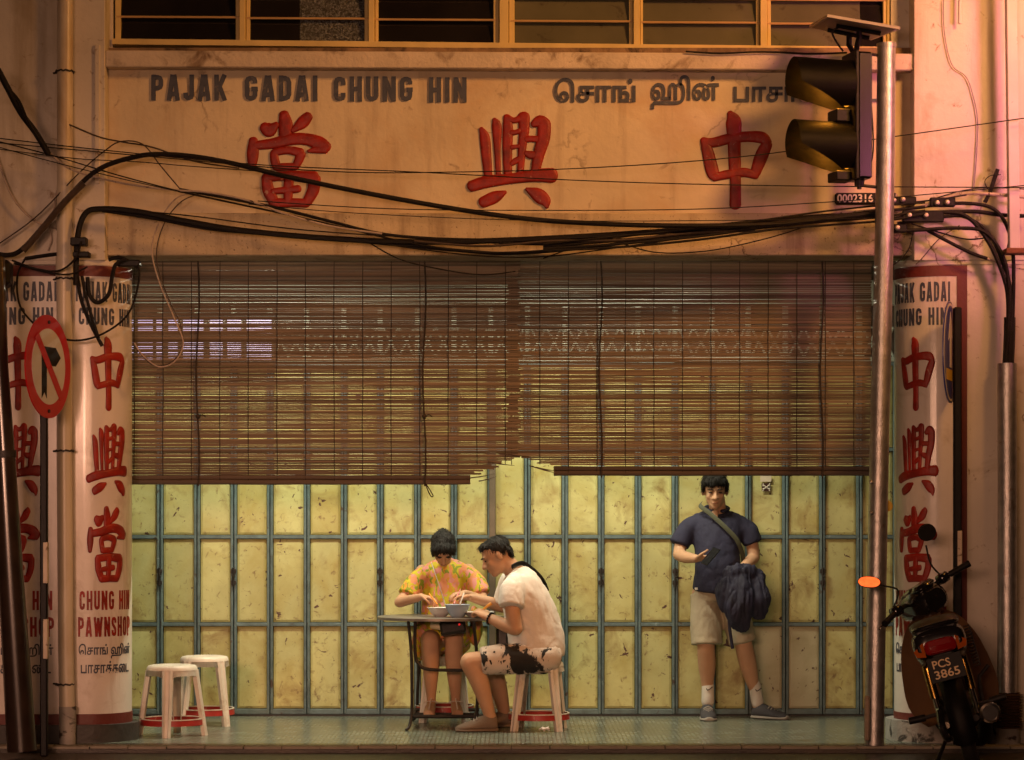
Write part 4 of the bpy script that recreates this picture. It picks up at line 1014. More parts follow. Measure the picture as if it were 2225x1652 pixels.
b = NB(); lathe(b, [(.05,0),(.055,.004),(.09,.028),(.118,.034),(.118,.037),(.09,.032),(.05,.010),(.001,.010)], 36, (PX(1036,.92),.92,TZ+.001)); mk('plate_body', b, m_bowl, pl, smooth=60)
b = NB(); lathe(b, [(.001,.034),(.04,.030),(.07,.018)], 20, (PX(1036,.92),.92,TZ+.001)); mk('food', b, m_food2, pl, smooth=True)
m_orange = M('orange_plastic', (.75,.30,.02), .35, var=.05)
b = NB(); tube(b, [at(1040,1334,.93), at(1058,1318,.92), at(1068,1311,.92)], [.007,.008,.011], 8, flat=.4); tag(mk('spoon', b, m_orange, smooth=40), 'orange plastic spoon resting in the white dish', 'spoon')

# ------------------------------------------------------------------ people
from mathutils import noise as mn
m_skin = M('skin', (.50,.29,.175), .58, spec=.35, var=.08, sc=8, bump=.05, bsc=150); m_skin.node_tree.nodes['Principled BSDF'].inputs['Subsurface Weight'].default_value = .08
m_skin.node_tree.nodes['Principled BSDF'].inputs['Subsurface Radius'].default_value = (.02,.008,.004)
m_hair = M('black_hair', (.010,.008,.007), .6, spec=.3, var=.5, sc=30, bump=.8, bsc=160, stretch=(1,1,.25))
m_navy = M('navy_pique', (.018,.018,.045), .85, var=.15, sc=8, bump=.7, bsc=16)
m_white_tee = M('white_cotton', (.70,.64,.58), .85, var=.04, sc=6, bump=.75, bsc=13)
m_khaki = M('khaki_cotton', (.40,.34,.24), .85, var=.08, sc=8, bump=.7, bsc=18)
m_navyjacket = M('dark_navy_cloth', (.013,.012,.034), .75, var=.3, sc=10, bump=.4, bsc=40)
m_sock = M('white_sock', (.62,.58,.52), .9, var=.05, bump=.3, bsc=120)
m_shoegrey = M('charcoal_knit', (.045,.042,.05), .75, var=.15, bump=.4, bsc=150)
m_solegrey = M('grey_sole', (.30,.27,.24), .7, var=.1)
m_shoebrown = M('taupe_canvas', (.17,.12,.085), .75, var=.15, bump=.3, bsc=80)
m_olive = M('olive_webbing', (.07,.075,.045), .8, var=.1)
def pattern(name, base, cols, sc, thr):
    m = M(name, base, .8, var=.05, sc=5, bump=.12, bsc=60)
    nt = m.node_tree; N = nt.nodes; L = nt.links; p = N['Principled BSDF']
    tc = N.new('ShaderNodeTexCoord'); mp = N.new('ShaderNodeMapping'); mp.inputs['Scale'].default_value = (1.25,1,.75); L.new(tc.outputs['Object'], mp.inputs['Vector'])
    src = p.inputs['Base Color'].links[0].from_socket
    for i, (c, s_, lo) in enumerate(cols):
        n = N.new('ShaderNodeTexNoise'); n.inputs['Scale'].default_value = s_; n.inputs['Detail'].default_value = thr; n.inputs['Distortion'].default_value = .5
        ad = N.new('ShaderNodeVectorMath'); ad.operation = 'ADD'; ad.inputs[1].default_value = (3.7*i, 9.1*i, 1.3*i); L.new(mp.outputs[0], ad.inputs[0]); L.new(ad.outputs[0], n.inputs['Vector'])
        r = N.new('ShaderNodeValToRGB'); r.color_ramp.elements[0].position = lo; r.color_ramp.elements[1].position = lo+.03; L.new(n.outputs['Fac'], r.inputs[0])
        x = N.new('ShaderNodeMix'); x.data_type = 'RGBA'; L.new(r.outputs[0], x.inputs[0]); L.new(src, x.inputs[6]); x.inputs[7].default_value = tuple(c)+(1,); src = x.outputs[2]
    L.new(src, p.inputs['Base Color']); return m
m_dress = pattern('lime_and_pink_print', (.66,.27,.12), [((.55,.46,.02),16,.49),((.64,.27,.24),20,.56),((.22,.28,.015),22,.58),((.62,.30,.03),24,.60)], 1, 1.0)
m_shorts_bw = pattern('black_on_cream_print', (.58,.49,.42), [((.012,.01,.01),7,.545),((.015,.012,.012),32,.60)], 1, 5.0)

def limb(b, pts, rad, flat=1.0, ref=None, n=5, seg=16, cap=1.0):
    cap0, cap1 = cap if isinstance(cap, tuple) else (cap, cap)
    """rounded loft through pts with radii"""
    n0 = len(pts); fl = flat if isinstance(flat, (list, tuple)) else [flat]*n0
    C = catmull([Vector(p) for p in pts], n)
    Rr = [c.x for c in catmull([Vector((r_, f_, 0)) for r_, f_ in zip(rad, fl)], n)]; Fl = [c.y for c in catmull([Vector((r_, f_, 0)) for r_, f_ in zip(rad, fl)], n)]
    t0 = (C[0]-C[1]).normalized(); t1 = (C[-1]-C[-2]).normalized()
    head = [(C[0]+t0*cap0*Rr[0]*min(1,Fl[0])*math.sin(R(a)), Rr[0]*math.cos(R(a)), Fl[0]) for a in (82,60,32)]
    tail = [(C[-1]+t1*cap1*Rr[-1]*min(1,Fl[-1])*math.sin(R(a)), Rr[-1]*math.cos(R(a)), Fl[-1]) for a in (32,60,82)]
    allp = head+list(zip(C, Rr, Fl))+tail
    tube(b, [p[0] for p in allp], [p[1] for p in allp], seg, True, [p[2] for p in allp], ref)
def ell(b, c, ax, sub=3):
    """ellipsoid with axis vectors"""
    Mx = Matrix((ax[0], ax[1], ax[2])).transposed().to_4x4(); Mx.translation = Vector(c)
    bmesh.ops.create_icosphere(b, subdivisions=sub, radius=1.0, matrix=Mx)
def fuse(b, voxel=.008, smooth=4, fold=0.0, fs=(9,9,4), seed=0.0, clip=None):
    bmesh.ops.recalc_face_normals(b, faces=b.faces)
    me = bpy.data.meshes.new('f'); b.to_mesh(me); b.free()
    o = bpy.data.objects.new('f', me); COL.objects.link(o)
    md = o.modifiers.new('r', 'REMESH'); md.mode = 'VOXEL'; md.voxel_size = voxel
    ms = o.modifiers.new('s', 'SMOOTH'); ms.iterations = smooth; ms.factor = .5
    dg = bpy.context.evaluated_depsgraph_get(); dg.update()
    out = bpy.data.meshes.new_from_object(o.evaluated_get(dg)); bpy.data.objects.remove(o); bpy.data.meshes.remove(me)
    if fold:
        nr = [v.normal.copy() for v in out.vertices]; cs = [v.co.copy() for v in out.vertices]
        for v, p, vn in zip(out.vertices, cs, nr):
            q = Vector((p.x*fs[0]+seed, p.y*fs[1], p.z*fs[2]))
            d = mn.noise(q) + .5*mn.noise(q*2.3); d2 = abs(mn.noise(q*1.4+Vector((5,2,1))))
            v.co = p + vn*fold*(d - .8*max(0, .25-d2)*2)
    return out
def frame(fwd, up=(0,0,1)):
    f = Vector(fwd).normalized(); s_ = f.cross(Vector(up)).normalized(); u = s_.cross(f).normalized(); return f, s_, u   # s_ = person's right
def head(b, c, fwd, k=1.0, up=(0,0,1)):
    f, s_, u = frame(fwd, up); c = Vector(c); P = lambda x, y, z: c + (s_*x+f*y+u*z)*k
    ell(b, P(0,-.008,.028), [s_*.076*k, f*.094*k, u*.085*k]); ell(b, P(0,.018,-.035), [s_*.061*k, f*.072*k, u*.075*k])
    ell(b, P(0,.062,-.092), [s_*.028*k, f*.024*k, u*.022*k]); ell(b, P(0,.035,-.078), [s_*.045*k, f*.05*k, u*.032*k])
    ell(b, P(0,.078,.024), [s_*.046*k, f*.014*k, u*.012*k])
    limb(b, [P(0,.084,.016), P(0,.098,-.012), P(0,.106,-.03)], [.008*k,.011*k,.015*k]); ell(b, P(.012,.094,-.034), [s_*.011*k,f*.012*k,u*.009*k]); ell(b, P(-.012,.094,-.034), [s_*.011*k,f*.012*k,u*.009*k])
    ell(b, P(0,.086,-.06), [s_*.024*k, f*.010*k, u*.006*k]); ell(b, P(0,.085,-.07), [s_*.020*k, f*.010*k, u*.007*k])
    for e in (-1, 1):
        ell(b, P(e*.036,.060,-.024), [s_*.022*k, f*.020*k, u*.024*k])
        ell(b, P(e*.078,-.006,-.008), [s_*.010*k+f*(-.006*k), f*.018*k, u*.032*k])
    return P, (f, s_, u)
def face_parts(par, P, fr, k=1.0):
    f, s_, u = fr
    m_eye = bpy.data.materials.get('dark_eye') or M('dark_eye', (.012,.009,.008), .2, var=0)
    m_lip = bpy.data.materials.get('lips') or M('lips', (.26,.09,.06), .5, var=.05)
    for e in (-1, 1):
        b = NB(); ell(b, P(e*.032,.0835,.002), [s_*.014*k, f*.006*k, u*.0048*k], 2); mk('eye', b, m_eye, par, smooth=True)
        b = NB(); limb(b, [P(e*.015,.094,.022), P(e*.032,.094,.027), P(e*.050,.083,.022)], [.003*k,.0038*k,.002*k], n=3, seg=8); mk('eyebrow', b, m_hair, par, smooth=True)
    b = NB(); limb(b, [P(-.017,.090,-.0645), P(0,.0955,-.0645), P(.017,.090,-.0645)], [.0016*k,.0026*k,.0016*k], n=3, seg=8); mk('mouth', b, m_lip, par, smooth=True)
def hand(b, w, d, pn, thumb, curl=.6, k=1.0, spread=1.0):
    """w wrist, d direction of the hand, pn palm normal, thumb = side vector of the thumb"""
    d = Vector(d).normalized(); pn = Vector(pn); pn = (pn - d*pn.dot(d)).normalized(); sd = Vector(thumb); sd = (sd - d*sd.dot(d) - pn*sd.dot(pn)).normalized(); w = Vector(w)
    limb(b, [w, w+d*.045*k, w+d*.085*k], [.027*k,.040*k,.038*k], [.75,.5,.45], ref=sd, n=3, seg=12)
    for i, (o, ln) in enumerate(((.030,.070),(.011,.080),(-.009,.074),(-.028,.058))):
        p = w+d*.088*k+sd*o*k; a = 0; pts = [p-d*.015*k, p]; dd = d + sd*o*1.5*spread
        for q, f_ in enumerate((.45,.30,.25)):
            a += curl*(.55 if q == 0 else .85); nd = (dd*math.cos(a)+pn*math.sin(a)).normalized(); p = p+nd*ln*f_*k; pts.append(p)
        limb(b, pts, [.009*k,.0098*k,.0092*k,.0085*k,.0075*k], n=2, seg=8)
    p = w+d*.025*k+sd*.030*k
    limb(b, [p, p+(sd*.6+d*.6+pn*.15).normalized()*.035*k, p+(sd*.45+d*.75+pn*.3).normalized()*.066*k, p+(sd*.2+d*.9+pn*.5).normalized()*.088*k], [.015*k,.013*k,.0105*k,.009*k], n=2, seg=8)
def person(label, loc): return root('person', label, 'person', loc)

# ---- standing person looking at a phone
sp = person('person in navy polo and khaki shorts standing at the doors looking at a phone', (PX(1590,1.70), 1.70, 0))
J = at; Yc = 1.72
bb = NB()
hc = J(1553,1066,1.66)
P_, fr_ = head(bb, hc, (-.03,-1,-.22), 1.06)
limb(bb, [J(1558,1085,1.70), J(1559,1108,1.72), J(1559,1135,1.74)], [.056,.060,.066], ref=(1,0,0))
limb(bb, [J(1558,1150,1.74), J(1558,1190,1.73), J(1558,1230,1.71), J(1557,1280,1.73)], [.12,.12,.12,.13], [.55,.65,.75,.7], ref=(1,0,0), cap=.3)
LE, LW = J(1475,1205,1.66), J(1512,1214,1.47)
limb(bb, [J(1506,1138,1.74), J(1484,1170,1.72), LE], [.046,.046,.042]); limb(bb, [LE, LE.lerp(LW,.4)+Vector((0,0,-.008)), LW], [.043,.042,.029])
hand(bb, LW, (.85,-.35,.06), (.0,.3,.95), (-.1,-1,.3), .5, 1.0)
RE, RW = J(1638,1212,1.72), J(1608,1241,1.54)
limb(bb, [J(1611,1138,1.74), J(1631,1170,1.73), RE], [.046,.046,.042]); limb(bb, [RE, RE.lerp(RW,.4), RW], [.043,.040,.030])
hand(bb, RW, (-.55,-.5,-.5), (.0,.5,-.8), (-.4,-.8,.2), .8, .95)
LK, LA = J(1534,1408,1.68), J(1538,1506,1.74)
RK, RA = J(1616,1404,1.70), J(1642,1506,1.76)
limb(bb, [J(1528,1295,1.74), LK], [.085,.062]); limb(bb, [LK, J(1536,1445,1.72), J(1537,1480,1.74), LA, J(1538,1535,1.74)], [.062,.062,.046,.036,.036])
limb(bb, [J(1588,1295,1.74), RK], [.085,.062]); limb(bb, [RK, J(1625,1442,1.73), J(1634,1480,1.75), RA, J(1646,1535,1.76)], [.062,.062,.046,.036,.036])
mk('body', fuse(bb, .0075, 3), m_skin, sp, smooth=True); face_parts(sp, P_, fr_, 1.06)
# polo shirt
bb = NB()
rws = [(1110,1557,24,.058,1.72),(1119,1557,48,.075,1.73),(1130,1557,60,.092,1.73),(1160,1558,55,.118,1.71),(1195,1558,50,.130,1.69),(1230,1559,51,.140,1.68),(1260,1558,52,.138,1.69),(1284,1556,53,.132,1.70)]
sY = sc_at(1.7)
limb(bb, [J(c_,y_,Y_) for y_,c_,h_,d_,Y_ in rws], [h_/sY for y_,c_,h_,d_,Y_ in rws], [d_/(h_/sY) for y_,c_,h_,d_,Y_ in rws], ref=(1,0,0), n=4, seg=28, cap=.12)
limb(bb, [J(1522,1134,1.73), J(1493,1153,1.72), J(1476,1184,1.70)], [.066,.073,.073], seg=18, cap=(1.0,.10)); limb(bb, [J(1596,1134,1.73), J(1624,1153,1.73), J(1636,1180,1.73)], [.066,.072,.070], seg=18, cap=(1.0,.10))
mk('polo_shirt', fuse(bb, .009, 5, .0065, (10,10,7), 2.0), m_navy, sp, smooth=True)
bb = NB(); nk = J(1557,1106,1.715)
tube(bb, [nk+Vector((.072*math.sin(a), -.066*math.cos(a), .028*(1-math.cos(a))*.9-.022)) for a in [R(-158+316*i/20) for i in range(21)][::1]] if False else [nk+Vector((.076*math.sin(a), -.070*math.cos(a), -.018+.020*(1-math.cos(a)))) for a in [R(22+316*i/24) for i in range(25)]], .012, 8, flat=1.6)
mk('collar', bb, m_navy, sp, smooth=True)
bb = NB(); limb(bb, [J(1553,1112,1.645), J(1557,1126,1.622)], [.030,.006], .35, ref=(1,0,0), n=3); mk('open_neckline', bb, m_skin, sp, smooth=True)
# shorts
bb = NB()
limb(bb, [J(1556,1272,1.72), J(1556,1300,1.73)], [.155,.155], .78, ref=(1,0,0), seg=24, cap=.2)
limb(bb, [J(1530,1290,1.73), J(1533,1340,1.71), J(1536,1400,1.69)], [.100,.108,.112], 1.0, ref=(1,0,0), seg=20, cap=.08); limb(bb, [J(1586,1290,1.73), J(1600,1340,1.72), J(1614,1396,1.71)], [.100,.104,.100], 1.0, ref=(1,0,0), seg=20, cap=.08)
mk('shorts', fuse(bb, .009, 4, .006, (9,9,5), 7.0), m_khaki, sp, smooth=True)
# socks and shoes
for (A_, lab) in ((LA, 0), (RA, 1)):
    bb = NB(); limb(bb, [J(1538,1490,1.74), J(1538,1525,1.74)] if lab == 0 else [J(1640,1489,1.755), J(1646,1527,1.76)], [.042,.045], seg=16, n=3); mk('sock', bb, m_sock, sp, smooth=True)
def shoe(par, heel, toe, wid, hgt, m_up, m_sole, ankle_h):
    heel = Vector(heel); toe = Vector(toe); d = (toe-heel); L_ = d.length; d.normalize(); s_ = Vector((-d.y, d.x, 0))
    secs = [(0,.60,.75),(.06,.82,.95),(.18,.95,1.0),(.32,.95,.98),(.45,.95,.80),(.60,1.05,.62),(.75,1.08,.48),(.88,.92,.38),(.97,.60,.26),(1.0,.30,.15)]
    def loft(z0f, z1f, grow, m, nm):
        b = NB(); rings = []
        for t, w, h in secs:
            c = heel + d*(t*L_ + (t-.5)*grow*2); hw = wid/2*w+grow; z0, z1 = z0f(t,h), z1f(t,h); zm = (z1-z0)
            pr = [(-hw,z0),(-hw*1.04,z0+zm*.35),(-hw*.82,z0+zm*.72),(-hw*.35,z0+zm*.98),(hw*.35,z0+zm*.98),(hw*.82,z0+zm*.72),(hw*1.04,z0+zm*.35),(hw,z0)]
            rings.append([b.verts.new(c + s_*p + Vector((0,0,z))) for p, z in pr])
        for i in range(len(rings)-1):
            for q in range(8): b.faces.new((rings[i][q], rings[i][(q+1)%8], rings[i+1][(q+1)%8], rings[i+1][q]))
        b.faces.new(rings[0]); b.faces.new(rings[-1]); bmesh.ops.recalc_face_normals(b, faces=b.faces)
        o = mk(nm, b, m, par, smooth=50); md = o.modifiers.new('s','SUBSURF'); md.levels = 1; md.render_levels = 2
    z = heel.z
    loft(lambda t,h: z+.012, lambda t,h: z+.012+hgt*h, 0, m_up, 'shoe_upper')
    loft(lambda t,h: z+.0005, lambda t,h: z+.030+.006*max(0,t-.8), .004, m_sole, 'shoe_sole')
    for i in range(4):
        t = .50+.07*i; c = heel+d*(t*L_); zz = z+.012+hgt*(.74-.10*i)
        b = NB(); tube(b, catmull([c-s_*wid*.30+Vector((0,0,zz-z-.012)), c+Vector((0,0,zz-z+.004)), c+s_*wid*.30+Vector((0,0,zz-z-.012))],3), .0042, 6); mk('lace', b, m_solegrey, par)
shoe(sp, (PX(1536,1.78), 1.80, 0), (PX(1541,1.50), 1.50, 0), .105, .10, m_shoegrey, m_solegrey, .1)
shoe(sp, (PX(1636,1.78), 1.79, 0), (PX(1712,1.62), 1.62, 0), .105, .10, m_shoegrey, m_solegrey, .1)
# hair
def hair_cap(par, P, fr, k, lumps, nm='hair', vox=.007, fold=.004, lift=1.0):
    f, s_, u = fr; bb = NB()
    for x, y, z, a, b_, c in lumps: ell(bb, P(x,y,z), [s_*a*k, f*b_*k, u*c*k], 2)
    me = fuse(bb, vox, 2, fold, (40,40,25), 3.0)
    rg = random.Random(5); n_ = len(me.vertices); sb = NB(); crown = P(0,-.03,.12)
    for i in range(1100):
        v = me.vertices[rg.randrange(n_)]; nn = v.normal.copy(); p = v.co.copy()
        if (p-crown).dot(u) < -.20: continue
        d = (p-crown)*1.0 - u*.04 + Vector((rg.uniform(-1,1),rg.uniform(-1,1),rg.uniform(-1,1)))*.03; d = d-nn*d.dot(nn)
        if d.length < 1e-4: continue
        d.normalize(); w_ = d.cross(nn)*rg.uniform(.0011,.0020); L_ = rg.uniform(.018,.042)*k
        q = [p+nn*.001, p+d*L_*.5+nn*rg.uniform(.002,.005)*lift, p+d*L_+nn*rg.uniform(-.003,.004)*lift]
        vv = [(sb.verts.new(x-w_*s3), sb.verts.new(x+w_*s3)) for x, s3 in zip(q, (1,1,.3))]
        for j in range(2): sb.faces.new((vv[j][0], vv[j][1], vv[j+1][1], vv[j+1][0]))
    hc_ = mk(nm, me, m_hair, par, smooth=True)
    mk('hair_strands', sb, m_hair, hc_, kind='stuff')
hair_cap(sp, P_, fr_, 1.06, [(0,-.020,.055,.086,.095,.080),(0,.050,.082,.066,.045,.036),(.045,.058,.066,.036,.030,.030),(-.045,.058,.068,.036,.030,.030),(.072,.005,.035,.020,.045,.045),(-.072,.005,.035,.020,.045,.045),(.02,.078,.060,.032,.018,.024),(-.025,.076,.064,.030,.018,.022)])
# bag strap across the chest
bb = NB(); sq = [J(1524,1092,1.72), J(1522,1100,1.655), J(1545,1118,1.612), J(1575,1145,1.578), J(1600,1172,1.575), J(1612,1200,1.61), J(1617,1230,1.70)]
tube(bb, catmull(sq,6), .0155, 8, flat=.16, ref=(.7,0,.7)); mk('bag_strap', bb, m_olive, sp, smooth=40)
bb = NB(); box(bb, PX(1511,1.5), PX(1517,1.5), 1.545, 1.56, PZ(1282,1.55), PZ(1277,1.55)); mk('hem_label', bb, m_sock, sp)
bb = NB(); w_ = J(1607,1240,1.55); tube(bb, [w_+Vector((.034*math.cos(a), .02*math.sin(a)-.004, .028*math.sin(a)*.6+.012*math.cos(a))) for a in [2*math.pi*i/16 for i in range(17)]], .004, 6, caps=False); mk('wrist_band', bb, m_black, sp)
# swoosh-like tick on the socks
for x, y, Y_ in ((1648,1499,1.712),(1541,1497,1.698)):
    bb = NB(); tube(bb, catmull([J(x-6,y-1,Y_), J(x-3,y+3,Y_-.002), J(x+7,y-4,Y_)],4), [.002]*1 if False else .0028, 6); mk('sock_mark', bb, m_black, sp)
ph = J(1544,1209,1.375)
m_phone = M('phone_black', (.01,.01,.012), .15, var=0, coat=.5)
bb = NB(); box(bb, -.036,.036,-.075,.075,-.0045,.0045, bev=.004); tag(mk('phone', bb, m_phone, loc=ph, rot=(R(48),R(14),R(-50))), 'dark phone held in the standing person\'s hand', 'phone')
# jacket draped over the forearm
jk = root('jacket', 'dark navy jacket draped over the standing person\'s forearm', 'jacket', J(1616,1370,1.5))
bb = NB()
limb(bb, [J(1585,1248,1.50), J(1612,1242,1.50), J(1648,1255,1.56)], [.050,.058,.055], 1.1, ref=(0,0,1))
limb(bb, [J(1584,1255,1.48), J(1580,1285,1.46), J(1578,1320,1.47)], [.055,.075,.055], .7, ref=(1,0,0))
limb(bb, [J(1610,1250,1.47), J(1606,1300,1.44), J(1608,1345,1.45), J(1618,1366,1.46)], [.065,.105,.090,.045], .55, ref=(1,0,0), seg=20)
limb(bb, [J(1645,1260,1.50), J(1652,1300,1.48), J(1648,1335,1.48)], [.058,.078,.055], .65, ref=(1,0,0))
limb(bb, [J(1660,1280,1.55), J(1664,1310,1.55)], [.030,.032], 1.2, ref=(1,0,0))
mk('jacket_cloth', fuse(bb, .007, 2, .017, (19,19,4), 1.0), m_navyjacket, jk, smooth=True)
bb = NB(); tube(bb, catmull([J(1583,1330,1.46), J(1586,1370,1.46), J(1592,1410,1.47)],5), .011, 8, flat=.35); mk('hanging_strap', bb, m_navyjacket, jk)

# ---- seated person in the patterned dress
wp_ = person('person in pink and lime patterned dress seated behind the table eating', (PX(966,1.5), 1.5, .0))
bb = NB()
hc = J(963,1192,1.36); Pw, frw = head(bb, hc, (.06,-.62,-.78), .98, (0,-.5,1))
limb(bb, [J(965,1205,1.42), J(966,1228,1.47), J(967,1250,1.5)], [.046,.05,.06])
limb(bb, [J(967,1245,1.5), J(966,1300,1.52), J(965,1370,1.54)], [.10,.11,.12], .7, ref=(1,0,0))
LE, LW = J(868,1309,1.32), J(916,1297,1.12); RE, RW = J(1050,1306,1.34), J(1010,1289,1.14)
limb(bb, [J(917,1240,1.48), J(893,1280,1.42), LE], [.042,.040,.036]); limb(bb, [LE, LE.lerp(LW,.4), LW], [.037,.034,.024]); hand(bb, LW, (.75,-.35,-.12), (.2,-.2,-1), (.3,-1,0), .75, .88)
limb(bb, [J(1018,1238,1.48), J(1040,1278,1.42), RE], [.042,.040,.036]); limb(bb, [RE, RE.lerp(RW,.4), RW], [.037,.034,.024]); hand(bb, RW, (-.75,-.4,-.1), (-.2,-.2,-1), (-.3,-1,.2), .75, .88)
for (hx, kx, kx2, ax, fx_) in ((945,934,936,937,932),(988,987,986,990,994)):
    K = J(kx,1392,1.06); A_ = J(ax,1512,1.12)
    limb(bb, [J(hx,1405,1.5), J((hx+kx)/2,1390,1.28), K], [.085,.078,.062], seg=18)
    limb(bb, [K, J(kx2,1430,1.07), J((kx2+ax)/2,1475,1.09), A_, J(ax,1530,1.12)], [.060,.060,.048,.033,.032])
    limb(bb, [J(ax,1534,1.13), J((ax+fx_)/2,1540,1.04), J(fx_,1549,.95)], [.032,.038,.040], [1,.75,.42], ref=(1,0,0), n=4)
    for i in range(5):
        tx = PX(fx_,.93)+(-.030+.0145*i)*(1 if kx < 960 else -1); rr = .0115 if i == 4 else .0085
        limb(bb, [(tx,.955,PZ(1550,.95)), (tx,.905+(.012*abs(i-3.2)),PZ(1552,.95)-.004)], [rr,rr*.9], n=2, seg=8)
mk('body', fuse(bb, .0072, 2), m_skin, wp_, smooth=True); face_parts(wp_, Pw, frw, .98)
bb = NB(); sY = sc_at(1.5)
rws = [(1220,967,22,.060,1.47),(1228,967,44,.080,1.48),(1242,967,54,.098,1.49),(1285,966,50,.115,1.50),(1340,965,50,.130,1.50),(1385,964,58,.16,1.50),(1410,964,60,.17,1.50)]
limb(bb, [J(c_,y_,Y_) for y_,c_,h_,d_,Y_ in rws], [h_/sY for y_,c_,h_,d_,Y_ in rws], [d_/(h_/sY) for y_,c_,h_,d_,Y_ in rws], ref=(1,0,0), n=4, seg=28, cap=.12)
limb(bb, [J(938,1244,1.48), J(908,1262,1.44), J(888,1296,1.38)], [.062,.072,.080], seg=18, cap=(1.0,.10)); limb(bb, [J(998,1242,1.48), J(1028,1260,1.44), J(1044,1292,1.39)], [.062,.070,.074], seg=18, cap=(1.0,.10))
limb(bb, [J(940,1395,1.5), J(935,1382,1.3), J(932,1378,1.14)], [.105,.098,.090], seg=20, cap=(1.0,.10)); limb(bb, [J(990,1395,1.5), J(991,1382,1.3), J(992,1376,1.14)], [.105,.098,.088], seg=20)
limb(bb, [J(912,1360,1.3), J(908,1395,1.22), J(910,1425,1.18)], [.03,.042,.034], 2.4, ref=(1,0,0)); limb(bb, [J(1030,1330,1.35), J(1036,1365,1.27), J(1034,1392,1.24)], [.03,.044,.034], 2.2, ref=(1,0,0))
mk('dress', fuse(bb, .009, 4, .009, (10,10,5), 11.0), m_dress, wp_, smooth=True)
hair_cap(wp_, Pw, frw, .98, [(0,-.020,.045,.088,.098,.082),(0,-.07,-.02,.070,.045,.075),(0,.055,.075,.062,.042,.040),(.064,.03,.030,.026,.045,.058),(-.064,.03,.030,.026,.045,.058),(-.05,.062,.045,.030,.024,.040),(.05,.062,.045,.030,.024,.040),(0,-.115,.03,.035,.035,.035)], lift=.4)
m_bead = M('pale_beads', (.6,.54,.45), .4, var=.05)
for ax, fx_ in ((937,932),(990,994)):
    bb = NB()
    for i in range(13):
        a = math.pi*(i/12); c = J(ax,1527,1.10)+Vector((-.045*math.cos(a), -.028*math.sin(a)-.012, .012*math.sin(a)))
        ell(bb, c, [Vector((.0055,0,0)),Vector((0,.0055,0)),Vector((0,0,.0055))], 1)
    for i in range(9):
        t = i/8; c = J(ax,1527,1.05).lerp(J(fx_,1545,.935), t)+Vector((0,-.01,.026-.012*t)); ell(bb, c, [Vector((.0055,0,0)),Vector((0,.0055,0)),Vector((0,0,.0055))], 1)
    mk('beaded_sandal_strap', bb, m_bead, wp_, smooth=True, kind='stuff')
    bb = NB(); A0 = J(ax,1546,1.14); A1 = J(fx_,1556,.90); zz = min(A0.z, A1.z)
    limb(bb, [Vector((A0.x,A0.y,A0.z-.018)), Vector(((A0.x+A1.x)/2,(A0.y+A1.y)/2,(A0.z+A1.z)/2-.008)), Vector((A1.x,A1.y,A1.z-.002))], [.030,.036,.040], .25, ref=(1,0,0), n=3); mk('sandal_sole', bb, m_solegrey, wp_, smooth=True)
# crossbody strap and little handbag on her lap
bb = NB(); tube(bb, catmull([J(937,1222,1.42), J(945,1245,1.35), J(955,1275,1.34), J(966,1310,1.34), J(975,1345,1.28)],6), .006, 8, flat=.4); mk('bag_strap', bb, m_bead, wp_, smooth=True)
hb = root('handbag', 'small black and cream handbag on the lap under the table', 'handbag', J(975,1370,1.0))
m_bagblack = M('black_leather', (.02,.018,.017), .4, var=.2, bump=.2); m_bagcream = M('cream_leather', (.55,.47,.30), .45, var=.08)
bb = NB(); box(bb, -.085,.085,-.03,.03,-.055,.05, bev=.014); mk('bag_body', bb, m_bagblack, hb, loc=J(984,1362,.95), rot=(R(-18),R(-9),0))
bb = NB(); box(bb, -.075,.075,-.02,.02,-.045,.03, bev=.012); mk('bag_flap', bb, m_bagcream, hb, loc=J(960,1355,1.0), rot=(R(-10),R(10),0))
m_ledred = M('red_light_dot', (.5,.01,.01), .3, var=0, emis=(1,.03,.03), estr=.5)
bb = NB(); ell(bb, J(998,1357,.91), [Vector((.008,0,0)),Vector((0,.006,0)),Vector((0,0,.008))], 2); mk('red_tag', bb, m_ledred, hb)
# cutlery
bb = NB(); tube(bb, [J(932,1290,1.06), J(950,1313,1.0)], .005, 6); tag(mk('fork', bb, m_orange, smooth=40), 'orange fork held over the noodle bowl', 'fork')
m_redpl = M('red_plastic', (.5,.03,.02), .35, var=.05)
bb = NB(); tube(bb, [J(1000,1280,1.06), J(986,1312,.95)], .005, 6); tag(mk('chopsticks', bb, m_redpl, smooth=40), 'red chopsticks dipping into the blue bowl', 'chopsticks')
bb = NB(); tube(bb, [J(1008,1290,1.0), J(1003,1304,.92), J(999,1316,.88)], [.009,.007,.012], 8, flat=.5); tag(mk('spoon', bb, m_bowl, smooth=40), 'white soup spoon standing in the blue bowl', 'spoon')

